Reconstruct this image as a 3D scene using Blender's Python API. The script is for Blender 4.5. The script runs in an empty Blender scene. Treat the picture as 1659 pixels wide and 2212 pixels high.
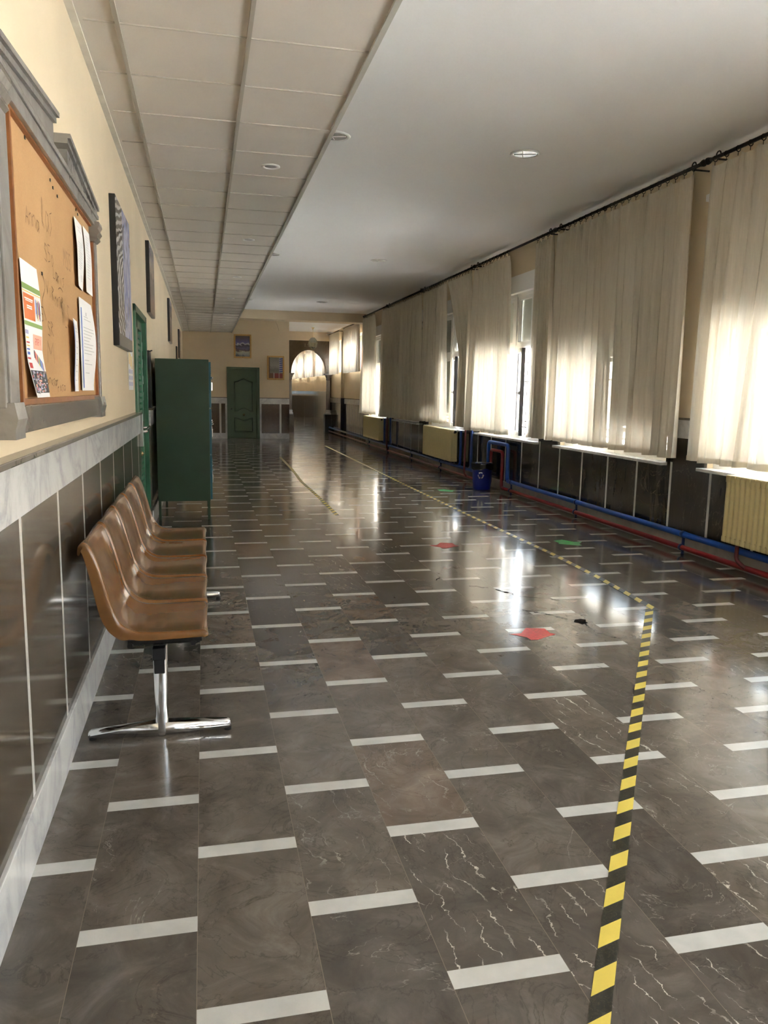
import bpy, bmesh, math, random
from mathutils import Vector, Matrix
random.seed(7)
S = bpy.context.scene
COL = S.collection
PI = math.pi

# ------------------------------------------------------------------ camera, world, sun, exposure
F_PX, YAW, PITCH, ROLL = 1689.383, 0.227439, 0.151603, 0.017731
cy_, sy_ = math.cos(YAW), math.sin(YAW)
cp_, sp_ = math.cos(PITCH), math.sin(PITCH)
fwd = Vector((sy_*cp_, cy_*cp_, -sp_))
r0 = Vector((cy_, -sy_, 0)); u0 = r0.cross(fwd)
rt = r0*math.cos(ROLL) + u0*math.sin(ROLL)
up = -r0*math.sin(ROLL) + u0*math.cos(ROLL)
cam = bpy.data.objects.new('camera', bpy.data.cameras.new('camera'))
COL.objects.link(cam)
M = Matrix((rt, up, -fwd)).transposed().to_4x4()
M.translation = Vector((0, 0, 1.42))
cam.matrix_world = M
cam.data.sensor_fit = 'HORIZONTAL'
cam.data.sensor_width = 36.0
cam.data.lens = F_PX/1659*36.0
cam.data.clip_start = 0.05
S.camera = cam

W = bpy.data.worlds.new('world'); S.world = W; W.use_nodes = True
bg = W.node_tree.nodes['Background']
bg.inputs[0].default_value = (0.80, 0.90, 1.0, 1)
bg.inputs[1].default_value = 4.5
sun = bpy.data.objects.new('sun', bpy.data.lights.new('sun', 'SUN'))
COL.objects.link(sun)
sun.data.energy = 36.0; sun.data.color = (1.0, 0.97, 0.93); sun.data.angle = math.radians(1.0)
sun.rotation_euler = Vector((0.38, 0.10, -0.92)).to_track_quat('-Z', 'Y').to_euler()
S.view_settings.view_transform = 'Standard'
S.view_settings.look = 'None'
S.view_settings.gamma = 1.0
S.view_settings.use_curve_mapping = False
S.view_settings.exposure = 2.08
cyc = S.cycles
cyc.use_denoising = True
cyc.max_bounces = 14; cyc.diffuse_bounces = 8; cyc.glossy_bounces = 6
cyc.transmission_bounces = 10; cyc.transparent_max_bounces = 24
cyc.sample_clamp_indirect = 12.0
cyc.caustics_reflective = False; cyc.caustics_refractive = False

# ------------------------------------------------------------------ materials
def nt(name):
    m = bpy.data.materials.new(name); m.use_nodes = True
    t = m.node_tree; b = t.nodes['Principled BSDF']
    return m, t, b
def N(t, typ, **k):
    n = t.nodes.new(typ)
    for a, v in k.items():
        if a.startswith('i_'):
            key = a[2:]; key = int(key) if key.isdigit() else key.replace('_', ' ')
            n.inputs[key].default_value = v
        else: setattr(n, a, v)
    return n
def mth(t, op, a, b=None, c=None):
    n = t.nodes.new('ShaderNodeMath'); n.operation = op
    for i, x in enumerate((a, b, c)):
        if x is None: continue
        if isinstance(x, (int, float)): n.inputs[i].default_value = x
        else: t.links.new(x, n.inputs[i])
    return n.outputs[0]
def mix(t, f, a, b):
    n = t.nodes.new('ShaderNodeMix'); n.data_type = 'RGBA'
    for s, x in ((0, f), (6, a), (7, b)):
        if isinstance(x, (int, float)): n.inputs[s].default_value = x
        elif isinstance(x, tuple): n.inputs[s].default_value = (*x, 1)
        else: t.links.new(x, n.inputs[s])
    return n.outputs[2]
def ramp(t, fac, stops):
    n = t.nodes.new('ShaderNodeValToRGB'); e = n.color_ramp.elements
    while len(e) < len(stops): e.new(0.5)
    for i, (p, c) in enumerate(stops):
        e[i].position = p; e[i].color = (*c, 1) if isinstance(c, tuple) else (c, c, c, 1)
    t.links.new(fac, n.inputs[0]); return n.outputs[0]
def objco(t, scale=(1, 1, 1)):
    g = t.nodes.new('ShaderNodeNewGeometry')
    mp = N(t, 'ShaderNodeMapping'); mp.inputs['Scale'].default_value = scale
    t.links.new(g.outputs['Position'], mp.inputs[0]); return mp.outputs[0]
def noise(t, co, sc, det=4, rough=0.55, dist=0.0):
    n = N(t, 'ShaderNodeTexNoise'); n.inputs['Scale'].default_value = sc
    n.inputs['Detail'].default_value = det; n.inputs['Roughness'].default_value = rough
    n.inputs['Distortion'].default_value = dist
    t.links.new(co, n.inputs['Vector']); return n.outputs['Fac']
def bump(t, b, h, strength=0.1, dist=0.01):
    n = N(t, 'ShaderNodeBump'); n.inputs['Strength'].default_value = strength
    n.inputs['Distance'].default_value = dist
    t.links.new(h, n.inputs['Height']); t.links.new(n.outputs[0], b.inputs['Normal'])
def simple(name, c, rough=0.5, metal=0.0, var=0.0, sc=8.0, bmp=0.0, bsc=60.0, spec=0.5, coat=0.0):
    m, t, b = nt(name)
    b.inputs['Base Color'].default_value = (*c, 1)
    b.inputs['Roughness'].default_value = rough; b.inputs['Metallic'].default_value = metal
    b.inputs['Specular IOR Level'].default_value = spec
    if coat: b.inputs['Coat Weight'].default_value = coat; b.inputs['Coat Roughness'].default_value = 0.05
    co = objco(t)
    if var:
        f = noise(t, co, sc)
        d = tuple(x*(1-var) for x in c); e = tuple(min(1, x*(1+var)) for x in c)
        t.links.new(ramp(t, f, [(0.3, d), (0.7, e)]), b.inputs['Base Color'])
    if bmp: bump(t, b, noise(t, co, bsc, 3), bmp, 0.003)
    return m

PLASTER = simple('plaster_cream', (0.69, 0.585, 0.43), 0.8, var=0.05, sc=1.3, bmp=0.25, bsc=220, spec=0.2)
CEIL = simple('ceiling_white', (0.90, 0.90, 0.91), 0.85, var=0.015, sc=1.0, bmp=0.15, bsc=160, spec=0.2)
PAPER = simple('paper', (0.86, 0.86, 0.88), 0.6)
PRINT = simple('ink_grey', (0.45, 0.45, 0.48), 0.6)
INKB = simple('ink_blue', (0.05, 0.16, 0.62), 0.5)
INKO = simple('ink_orange', (0.72, 0.20, 0.06), 0.5)
INKG = simple('ink_green', (0.25, 0.38, 0.12), 0.5)
INKR = simple('ink_red', (0.62, 0.06, 0.06), 0.5)
INKP = simple('ink_salmon', (0.85, 0.45, 0.33), 0.5)
INKK = simple('ink_dark', (0.05, 0.05, 0.06), 0.5)
INKY = simple('ink_yellow', (0.85, 0.6, 0.1), 0.5)
INKL = simple('ink_lilac', (0.42, 0.42, 0.66), 0.4)
CHROME = simple('chrome', (0.75, 0.76, 0.78), 0.12, 1.0, bmp=0.02, bsc=3)
BRASS = simple('brass', (0.75, 0.6, 0.32), 0.25, 1.0)
BLACKP = simple('black_paint', (0.012, 0.012, 0.014), 0.4)
IRON = simple('wrought_iron', (0.015, 0.013, 0.012), 0.45, 0.3)
WHITEP = simple('white_lacquer', (0.80, 0.80, 0.79), 0.35)
SLAT = simple('shutter_slat', (0.70, 0.69, 0.63), 0.5)
GREEND = simple('green_door_paint', (0.085, 0.135, 0.088), 0.38, var=0.06, sc=3)
GREENL = simple('green_gloss_frame', (0.055, 0.16, 0.10), 0.25, var=0.1, sc=3)
GREENC = simple('green_cabinet_paint', (0.028, 0.062, 0.034), 0.42, var=0.12, sc=4, bmp=0.05)
TEAL = simple('teal_door_paint', (0.02, 0.12, 0.17), 0.35)
BLUE = simple('blue_pipe_paint', (0.008, 0.075, 0.36), 0.3, var=0.08, sc=5)
RED = simple('red_pipe_paint', (0.22, 0.010, 0.012), 0.3, var=0.08, sc=5)
CREAMR = simple('radiator_enamel', (0.66, 0.56, 0.30), 0.35, var=0.04, sc=20)
BINB = simple('bin_blue_plastic', (0.008, 0.02, 0.22), 0.35)
BAG = simple('black_bin_bag', (0.01, 0.01, 0.012), 0.25, bmp=0.6, bsc=40)
WOODF = simple('pale_wood_frame', (0.52, 0.31, 0.10), 0.4, var=0.12, sc=30)
WOODR = simple('red_wood_lath', (0.26, 0.10, 0.035), 0.4, var=0.15, sc=30)
RUBBER = simple('rubber', (0.02, 0.02, 0.02), 0.7)
CONC = simple('pavement', (0.74, 0.73, 0.71), 0.9, var=0.1, sc=2)
FACADE = simple('facade_render', (0.72, 0.66, 0.58), 0.9, var=0.05, sc=1)
DARKG = simple('dark_window', (0.08, 0.09, 0.1), 0.2)
TRIMM = simple('ceiling_edge_metal', (0.52, 0.51, 0.47), 0.4)
GROOVE = simple('grid_rail', (0.42, 0.39, 0.34), 0.5)
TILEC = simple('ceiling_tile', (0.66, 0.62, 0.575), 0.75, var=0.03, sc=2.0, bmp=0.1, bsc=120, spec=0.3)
REDT = simple('red_tape', (0.62, 0.06, 0.06), 0.35, var=0.2, sc=60, bmp=0.4, bsc=60)
GREENT = simple('green_tape', (0.03, 0.38, 0.07), 0.35, var=0.2, sc=60, bmp=0.4, bsc=60)

def mat_plastic():
    m, t, b = nt('tan_moulded_plastic')
    co = objco(t); f = noise(t, co, 14)
    t.links.new(ramp(t, f, [(0.3, (0.135, 0.062, 0.019)), (0.7, (0.165, 0.077, 0.024))]), b.inputs['Base Color'])
    b.inputs['Roughness'].default_value = 0.2; b.inputs['Coat Weight'].default_value = 0.12
    b.inputs['Coat Roughness'].default_value = 0.06
    bump(t, b, noise(t, co, 9, 2), 0.05, 0.01)
    return m
TAN = mat_plastic()

def mat_marble(name='white_marble', base=(0.66, 0.67, 0.68), vein=(0.36, 0.37, 0.40), rough=0.16):
    m, t, b = nt(name)
    co = objco(t); n1 = noise(t, co, 2.2, 7, 0.6, 1.2)
    v = mth(t, 'ABSOLUTE', mth(t, 'SUBTRACT', n1, 0.5))
    c = ramp(t, v, [(0.0, vein), (0.035, tuple((x+y)/2 for x, y in zip(base, vein))), (0.10, base)])
    c2 = mix(t, noise(t, co, 6, 5), c, base)
    t.links.new(c2, b.inputs['Base Color']); b.inputs['Roughness'].default_value = rough
    return m
MARBLE = mat_marble()
STONE = mat_marble('grey_brown_stone', (0.20, 0.18, 0.155), (0.12, 0.105, 0.09), 0.2)
STONEL = mat_marble('grey_stone_front', (0.27, 0.26, 0.245), (0.17, 0.155, 0.14), 0.22)

def mat_slate(name, axis, y0, sp, w, zt, side='y', base=(0.070, 0.056, 0.042), base2=(0.105, 0.088, 0.068)):
    """polished dark stone slabs with white marble strips between them, and vertical graining"""
    m, t, b = nt(name)
    g = t.nodes.new('ShaderNodeNewGeometry'); sx = N(t, 'ShaderNodeSeparateXYZ')
    t.links.new(g.outputs['Position'], sx.inputs[0])
    a = sx.outputs['Y' if side == 'y' else 'X']
    q = mth(t, 'DIVIDE', mth(t, 'SUBTRACT', a, y0), sp)
    fr = mth(t, 'MULTIPLY', mth(t, 'FRACT', q), sp)
    strip = mth(t, 'LESS_THAN', fr, w)
    strip = mth(t, 'MULTIPLY', strip, mth(t, 'LESS_THAN', sx.outputs['Z'], zt))
    co = objco(t, (3, 3, 0.5)); n1 = noise(t, co, 4, 6, 0.6, 0.6)
    wn = N(t, 'ShaderNodeTexWhiteNoise'); wn.noise_dimensions = '1D'
    t.links.new(mth(t, 'FLOOR', q), wn.inputs['W'])
    f = mth(t, 'ADD', mth(t, 'MULTIPLY', n1, 0.8), mth(t, 'MULTIPLY', wn.outputs[0], 0.35))
    c = ramp(t, f, [(0.3, base), (0.85, base2)])
    co2 = objco(t); n2 = noise(t, co2, 1.6, 6, 0.55, 2.0)
    v = ramp(t, mth(t, 'ABSOLUTE', mth(t, 'SUBTRACT', n2, 0.5)), [(0.0, 1.0), (0.004, 0.0)])
    c = mix(t, mth(t, 'MULTIPLY', v, 0.35), c, (0.35, 0.29, 0.22))
    c = mix(t, strip, c, (0.62, 0.62, 0.60))
    t.links.new(c, b.inputs['Base Color'])
    b.inputs['Roughness'].default_value = 0.10; b.inputs['Specular IOR Level'].default_value = 0.6
    bump(t, b, noise(t, co2, 2.5, 2), 0.04, 0.02)
    return m
SL_L = mat_slate('slate_left', 'y', 2.405, 0.612, 0.032, 1.06)
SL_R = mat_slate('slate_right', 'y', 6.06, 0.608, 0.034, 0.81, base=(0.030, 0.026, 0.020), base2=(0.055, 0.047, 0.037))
SL_B = mat_slate('slate_beyond', 'y', 21.5, 0.36, 0.02, 1.06, base=(0.026, 0.021, 0.016), base2=(0.05, 0.04, 0.03))
SL_H = mat_slate('slate_hall', 'y', 28.5, 3.2, 0.03, 1.06, base=(0.05, 0.045, 0.04), base2=(0.085, 0.078, 0.07))
SL_F = mat_slate('slate_end', 'x', 1.625, 0.585, 0.055, 1.06, side='x', base=(0.045, 0.026, 0.014), base2=(0.085, 0.055, 0.035))
ARCHM = mat_slate('arch_stone', 'x', 0.0, 9, 0.0, 0.0, side='x', base=(0.055, 0.038, 0.022), base2=(0.10, 0.072, 0.045))

def mat_floor():
    m, t, b = nt('floor_marble_tiles')
    X0, TW, PER, Y0, T = -0.0384, 0.3026, 0.6681, 1.6042, 0.0618
    g = t.nodes.new('ShaderNodeNewGeometry'); sx = N(t, 'ShaderNodeSeparateXYZ')
    t.links.new(g.outputs['Position'], sx.inputs[0])
    x, y = sx.outputs['X'], sx.outputs['Y']
    cu = mth(t, 'DIVIDE', mth(t, 'SUBTRACT', x, X0), TW)
    ci = mth(t, 'FLOOR', cu); cf = mth(t, 'MULTIPLY', mth(t, 'FRACT', cu), TW)
    par = mth(t, 'MODULO', mth(t, 'ADD', ci, 100.0), 2.0)
    yy = mth(t, 'SUBTRACT', mth(t, 'SUBTRACT', y, Y0), mth(t, 'MULTIPLY', par, PER*0.5))
    ru = mth(t, 'DIVIDE', yy, PER); ri = mth(t, 'FLOOR', ru)
    rf = mth(t, 'MULTIPLY', mth(t, 'FRACT', ru), PER)
    strip = mth(t, 'LESS_THAN', rf, T)
    # joints
    jx = mth(t, 'LESS_THAN', mth(t, 'MINIMUM', cf, mth(t, 'SUBTRACT', TW, cf)), 0.0009)
    jy = mth(t, 'LESS_THAN', mth(t, 'ABSOLUTE', mth(t, 'SUBTRACT', rf, T)), 0.0008)
    # per tile variation
    cb = N(t, 'ShaderNodeCombineXYZ'); t.links.new(ci, cb.inputs[0]); t.links.new(ri, cb.inputs[1])
    wn = N(t, 'ShaderNodeTexWhiteNoise'); wn.noise_dimensions = '3D'; t.links.new(cb.outputs[0], wn.inputs['Vector'])
    sc = N(t, 'ShaderNodeVectorMath', operation='SCALE'); sc.inputs['Scale'].default_value = 7.0
    t.links.new(wn.outputs['Color'], sc.inputs[0])
    ad = N(t, 'ShaderNodeVectorMath', operation='ADD')
    t.links.new(g.outputs['Position'], ad.inputs[0]); t.links.new(sc.outputs[0], ad.inputs[1])
    co = ad.outputs[0]
    n1 = noise(t, co, 5.0, 9, 0.68, 0.9)
    c = ramp(t, n1, [(0.28, (0.072, 0.061, 0.050)), (0.5, (0.118, 0.102, 0.085)), (0.72, (0.190, 0.168, 0.143))])
    tone = ramp(t, wn.outputs['Value'], [(0.0, (0.72, 0.72, 0.74)), (0.5, (1.0, 1.0, 1.0)), (0.93, (1.2, 1.18, 1.15)), (1.0, (1.35, 1.05, 0.9))])
    mm = N(t, 'ShaderNodeMix', data_type='RGBA', blend_type='MULTIPLY'); mm.inputs[0].default_value = 1.0
    t.links.new(c, mm.inputs[6]); t.links.new(tone, mm.inputs[7]); c = mm.outputs[2]
    # fine dark veins
    nv = noise(t, co, 3.2, 8, 0.62, 1.6)
    dv = ramp(t, mth(t, 'ABSOLUTE', mth(t, 'SUBTRACT', nv, 0.5)), [(0.0, 1.0), (0.012, 0.0)])
    c = mix(t, mth(t, 'MULTIPLY', dv, 0.5), c, (0.035, 0.028, 0.022))
    # pale streaks, strong on a few slabs and faint elsewhere
    sx3 = N(t, 'ShaderNodeSeparateXYZ'); t.links.new(co, sx3.inputs[0])
    xs_ = mth(t, 'ADD', mth(t, 'MULTIPLY', mth(t, 'ADD', sx3.outputs[0], mth(t, 'MULTIPLY', sx3.outputs[1], 0.18)), 17.0), mth(t, 'MULTIPLY', noise(t, objco(t), 4.5, 6, 0.62), 3.2))
    wd_ = ramp(t, noise(t, co, 13, 3), [(0.42, 0.0), (0.68, 0.06)])
    wv = mth(t, 'LESS_THAN', mth(t, 'ABSOLUTE', mth(t, 'SUBTRACT', mth(t, 'FRACT', xs_), 0.5)), wd_)
    nb2 = noise(t, co, 2.6, 6, 0.6, 0.8)
    wv2 = ramp(t, mth(t, 'ABSOLUTE', mth(t, 'SUBTRACT', nb2, 0.5)), [(0.0, 1.0), (0.004, 0.0)])
    sx2 = N(t, 'ShaderNodeSeparateXYZ'); t.links.new(wn.outputs['Color'], sx2.inputs[0])
    sel = mth(t, 'MULTIPLY', mth(t, 'GREATER_THAN', sx2.outputs['Z'], 0.88), 0.35)
    for a_, b_ in ((2, 0), (3, -1), (4, -1), (5, 1), (4, -2), (5, -1)):
        e_ = mth(t, 'MULTIPLY', mth(t, 'COMPARE', ci, a_, 0.1), mth(t, 'COMPARE', ri, b_, 0.1)); sel = mth(t, 'MAXIMUM', sel, e_)
    brk = ramp(t, noise(t, co, 9, 3), [(0.42, 0.0), (0.60, 1.0)])
    fv = mth(t, 'MULTIPLY', mth(t, 'MULTIPLY', wv, sel), brk)
    fv2 = mth(t, 'MULTIPLY', mth(t, 'MULTIPLY', wv2, brk), mth(t, 'MULTIPLY', mth(t, 'GREATER_THAN', sx2.outputs['Y'], 0.5), 0.35))
    c = mix(t, mth(t, 'MAXIMUM', fv, fv2), c, (0.58, 0.54, 0.47))
    # scattered pale flecks and clouds
    fl = ramp(t, noise(t, co, 34, 6, 0.75), [(0.60, 0.0), (0.72, 1.0)])
    c = mix(t, mth(t, 'MULTIPLY', fl, mth(t, 'MULTIPLY', ramp(t, noise(t, co, 4, 4), [(0.45, 0.0), (0.65, 1.0)]), 0.30)), c, (0.30, 0.26, 0.21))
    # strips
    ns = noise(t, objco(t), 9, 5)
    cs = ramp(t, ns, [(0.3, (0.46, 0.46, 0.445)), (0.7, (0.57, 0.57, 0.55))])
    c = mix(t, strip, c, cs)
    c = mix(t, mth(t, 'MULTIPLY', mth(t, 'MAXIMUM', jx, jy), mth(t, 'SUBTRACT', 1.0, strip)), c, (0.20, 0.17, 0.13))
    t.links.new(c, b.inputs['Base Color'])
    gp = objco(t)
    rgh = ramp(t, noise(t, gp, 1.7, 5), [(0.3, 0.085), (0.75, 0.20)])
    t.links.new(rgh, b.inputs['Roughness']); b.inputs['Specular IOR Level'].default_value = 0.62
    # polished slabs are slightly uneven: long ripples
    cw = objco(t, (1.0, 0.45, 1)); w1 = noise(t, cw, 3.2, 2, 0.4)
    bump(t, b, w1, 0.06, 0.03)
    return m
FLOOR = mat_floor()

def mat_curtain():
    m = bpy.data.materials.new('sheer_curtain'); m.use_nodes = True; t = m.node_tree; t.nodes.clear()
    out = N(t, 'ShaderNodeOutputMaterial')
    c = (0.93, 0.85, 0.71, 1)
    d = N(t, 'ShaderNodeBsdfDiffuse'); d.inputs[0].default_value = c
    tr = N(t, 'ShaderNodeBsdfTranslucent'); tr.inputs[0].default_value = (0.28, 0.268, 0.25, 1)
    tp = N(t, 'ShaderNodeBsdfTransparent'); tp.inputs[0].default_value = (1.0, 0.97, 0.92, 1)
    a = N(t, 'ShaderNodeMixShader'); a.inputs[0].default_value = 0.36
    t.links.new(d.outputs[0], a.inputs[1]); t.links.new(tr.outputs[0], a.inputs[2])
    f = noise(t, objco(t, (1, 1, 0.05)), 120, 2)
    fac = ramp(t, f, [(0.3, 0.07), (0.7, 0.15)])
    b2 = N(t, 'ShaderNodeMixShader'); t.links.new(fac, b2.inputs[0])
    t.links.new(a.outputs[0], b2.inputs[1]); t.links.new(tp.outputs[0], b2.inputs[2])
    t.links.new(b2.outputs[0], out.inputs[0]); return m
CURT = mat_curtain()
def mat_glass(name='window_glass', f=0.07, tint=(0.96, 0.98, 0.98)):
    m = bpy.data.materials.new(name); m.use_nodes = True; t = m.node_tree; t.nodes.clear()
    out = N(t, 'ShaderNodeOutputMaterial')
    g = N(t, 'ShaderNodeBsdfGlossy'); g.inputs['Roughness'].default_value = 0.02
    tp = N(t, 'ShaderNodeBsdfTransparent'); tp.inputs[0].default_value = (*tint, 1)
    b2 = N(t, 'ShaderNodeMixShader'); b2.inputs[0].default_value = f
    t.links.new(tp.outputs[0], b2.inputs[1]); t.links.new(g.outputs[0], b2.inputs[2])
    t.links.new(b2.outputs[0], out.inputs[0]); return m
GLASS = mat_glass()
GLASSG = mat_glass('lantern_glass', 0.25, (0.55, 0.62, 0.58))
def mat_brick():
    m, t, b = nt('brick')
    g = t.nodes.new('ShaderNodeNewGeometry'); sx = N(t, 'ShaderNodeSeparateXYZ')
    t.links.new(g.outputs['Position'], sx.inputs[0])
    cb = N(t, 'ShaderNodeCombineXYZ')
    t.links.new(mth(t, 'ADD', sx.outputs['X'], sx.outputs['Y']), cb.inputs[0]); t.links.new(sx.outputs['Z'], cb.inputs[1])
    br = N(t, 'ShaderNodeTexBrick'); br.inputs['Scale'].default_value = 1.0
    br.inputs['Brick Width'].default_value = 0.24; br.inputs['Row Height'].default_value = 0.06
    br.inputs['Mortar Size'].default_value = 0.006
    br.inputs['Color1'].default_value = (0.42, 0.19, 0.12, 1); br.inputs['Color2'].default_value = (0.36, 0.15, 0.10, 1)
    br.inputs['Mortar'].default_value = (0.45, 0.40, 0.34, 1)
    t.links.new(cb.outputs[0], br.inputs['Vector']); t.links.new(br.outputs['Color'], b.inputs['Base Color'])
    b.inputs['Roughness'].default_value = 0.9; return m
BRICK = mat_brick()
def mat_cork():
    m, t, b = nt('cork_board')
    co = objco(t); n1 = noise(t, co, 180, 3); n2 = noise(t, co, 2.2, 4)
    c = ramp(t, mth(t, 'ADD', mth(t, 'MULTIPLY', n1, 0.4), mth(t, 'MULTIPLY', n2, 0.6)),
             [(0.3, (0.42, 0.245, 0.11)), (0.7, (0.54, 0.33, 0.16))])
    t.links.new(c, b.inputs['Base Color']); b.inputs['Roughness'].default_value = 0.85; return m
CORK = mat_cork()
def mat_tape():
    m, t, b = nt('hazard_tape')
    uv = N(t, 'ShaderNodeUVMap'); sx = N(t, 'ShaderNodeSeparateXYZ'); t.links.new(uv.outputs[0], sx.inputs[0])
    q = mth(t, 'FRACT', mth(t, 'DIVIDE', mth(t, 'SUBTRACT', mth(t, 'SUBTRACT', sx.outputs[0], 0.027), mth(t, 'MULTIPLY', sx.outputs[1], 1.2)), 0.176))
    s = mth(t, 'LESS_THAN', q, 0.5)
    co = objco(t); scr = noise(t, co, 30, 6, 0.7, 2.0)
    sc = ramp(t, mth(t, 'ABSOLUTE', mth(t, 'SUBTRACT', scr, 0.5)), [(0.0, 1.0), (0.01, 0.0)])
    yel = mix(t, mth(t, 'MULTIPLY', sc, 0.25), (0.68, 0.54, 0.10), (0.32, 0.25, 0.08))
    blk = mix(t, mth(t, 'MULTIPLY', sc, 0.5), (0.018, 0.018, 0.014), (0.3, 0.27, 0.15))
    t.links.new(mix(t, s, blk, yel), b.inputs['Base Color']); b.inputs['Roughness'].default_value = 0.32; return m
TAPE = mat_tape()
def mat_art(name, stops, sc, axis_z0, axis_z1, dist=2.0):
    m, t, b = nt(name)
    g = t.nodes.new('ShaderNodeNewGeometry'); sx = N(t, 'ShaderNodeSeparateXYZ')
    t.links.new(g.outputs['Position'], sx.inputs[0])
    z = mth(t, 'DIVIDE', mth(t, 'SUBTRACT', sx.outputs['Z'], axis_z0), axis_z1-axis_z0)
    n1 = noise(t, objco(t), sc, 5, 0.6, dist)
    f = mth(t, 'ADD', z, mth(t, 'MULTIPLY', mth(t, 'SUBTRACT', n1, 0.5), 0.5))
    t.links.new(ramp(t, f, stops), b.inputs['Base Color']); b.inputs['Roughness'].default_value = 0.25
    return m

# ------------------------------------------------------------------ mesh helpers
class MB:
    def __init__(s): s.bm = bmesh.new(); s.uv = None
    def box(s, x0, x1, y0, y1, z0, z1, bev=0.0, rot=None, mi=0):
        c = Vector(((x0+x1)/2, (y0+y1)/2, (z0+z1)/2))
        mt = Matrix.Translation(c)
        if rot is not None: mt = rot @ mt
        mt = mt @ Matrix.Diagonal((abs(x1-x0), abs(y1-y0), abs(z1-z0), 1))
        r = bmesh.ops.create_cube(s.bm, size=1.0, matrix=mt)
        vs = set(r['verts']); fs = [f for f in s.bm.faces if f.verts[0] in vs and all(v in vs for v in f.verts)] if mi or bev else []
        for f in fs: f.material_index = mi
        if bev:
            es = list({e for f in fs for e in f.edges})
            bmesh.ops.bevel(s.bm, geom=es, offset=bev, segments=2, affect='EDGES', profile=0.6)
        return s
    def tube(s, pts, r, n=12, close=True):
        pts = [Vector(p) for p in pts]; rs = r if isinstance(r, (list, tuple)) else [r]*len(pts)
        rings = []; prev = None
        for i, p in enumerate(pts):
            d = (pts[min(i+1, len(pts)-1)] - pts[max(i-1, 0)]).normalized()
            if prev is None:
                a = Vector((0, 0, 1)) if abs(d.z) < 0.9 else Vector((1, 0, 0))
                a = (a - d*a.dot(d)).normalized()
            else: a = (prev - d*prev.dot(d)).normalized()
            prev = a; b = d.cross(a)
            rings.append([s.bm.verts.new(p + (a*math.cos(2*PI*k/n) + b*math.sin(2*PI*k/n))*rs[i]) for k in range(n)])
        for i in range(len(rings)-1):
            for k in range(n):
                f = s.bm.faces.new((rings[i][k], rings[i][(k+1) % n], rings[i+1][(k+1) % n], rings[i+1][k])); f.smooth = True
        if close:
            s.bm.faces.new(rings[0][::-1]); s.bm.faces.new(rings[-1])
        return s
    def lathe(s, prof, n=28, mt=None, smooth=True):
        mt = mt or Matrix(); rings = []
        for r, z in prof:
            rings.append([s.bm.verts.new(mt @ Vector((r*math.cos(2*PI*k/n), r*math.sin(2*PI*k/n), z))) for k in range(n)])
        for i in range(len(rings)-1):
            for k in range(n):
                f = s.bm.faces.new((rings[i][k], rings[i][(k+1) % n], rings[i+1][(k+1) % n], rings[i+1][k])); f.smooth = smooth
        if prof[0][0] > 1e-5 : s.bm.faces.new(rings[0][::-1])
        if prof[-1][0] > 1e-5: s.bm.faces.new(rings[-1])
        return s
    def prism(s, poly, a0, a1, axis='x', smooth=False):
        def P(u, v, a): return {'x': (a, u, v), 'y': (u, a, v), 'z': (u, v, a)}[axis]
        A = [s.bm.verts.new(P(u, v, a0)) for u, v in poly]; B = [s.bm.verts.new(P(u, v, a1)) for u, v in poly]
        n = len(poly)
        s.bm.faces.new(A[::-1]); s.bm.faces.new(B)
        for i in range(n):
            f = s.bm.faces.new((A[i], A[(i+1) % n], B[(i+1) % n], B[i])); f.smooth = smooth
        return s
    def grid(s, fn, nu, nv, smooth=True, mi=None):
        V = [[s.bm.verts.new(fn(i/nu, j/nv)) for j in range(nv+1)] for i in range(nu+1)]
        for i in range(nu):
            for j in range(nv):
                f = s.bm.faces.new((V[i][j], V[i+1][j], V[i+1][j+1], V[i][j+1])); f.smooth = smooth
                if mi is not None: f.material_index = mi(i, j) if callable(mi) else mi
        return s
    def build(s, name, mats, parent=None, loc=None):
        bmesh.ops.recalc_face_normals(s.bm, faces=s.bm.faces[:])
        me = bpy.data.meshes.new(name); s.bm.to_mesh(me); s.bm.free()
        for m in (mats if isinstance(mats, (list, tuple)) else [mats]): me.materials.append(m)
        o = bpy.data.objects.new(name, me); COL.objects.link(o)
        if parent is not None:
            o.parent = parent
            o.matrix_parent_inverse = Matrix.Translation(-Vector(parent.location))
        return o
def tag(o, label=None, cat=None, group=None, kind=None):
    if label: o['label'] = label
    if cat: o['category'] = cat
    if group: o['group'] = group
    if kind: o['kind'] = kind
    return o
def thing(name, label, cat, loc=(0, 0, 0), group=None, kind=None):
    o = bpy.data.objects.new(name, None); o.location = loc; o.empty_display_size = 0.1
    COL.objects.link(o); return tag(o, label, cat, group, kind)
def struct(mb, name, mats, label=None):
    return tag(mb.build(name, mats), label, None, None, 'structure')
def rot_about(p, axis, ang):
    return Matrix.Translation(p) @ Matrix.Rotation(ang, 4, axis) @ Matrix.Translation(-Vector(p))

# ------------------------------------------------------------------ constants of the place
XL = -0.555          # left plaster
XR = 4.40            # right plaster
YF = 23.6            # end wall
YB = -10.6            # wall behind the camera
ZC = 3.50            # main ceiling
ZP = 3.05            # lowered tiled ceiling
XP = 0.845           # edge of lowered ceiling
SILL, HEAD = 0.80, 3.10
OPEN = [(6.78+3.0*k, 9.18+3.0*k) for k in range(-5, 5)]     # -2.22 ... 21.18
OPEN = [(a, min(b, 21.05)) for a, b in OPEN]

# ------------------------------------------------------------------ SHELL
struct(MB().box(-0.75, 4.85, YB-0.2, 44.2, -0.12, 0.0), 'floor', FLOOR)
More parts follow.
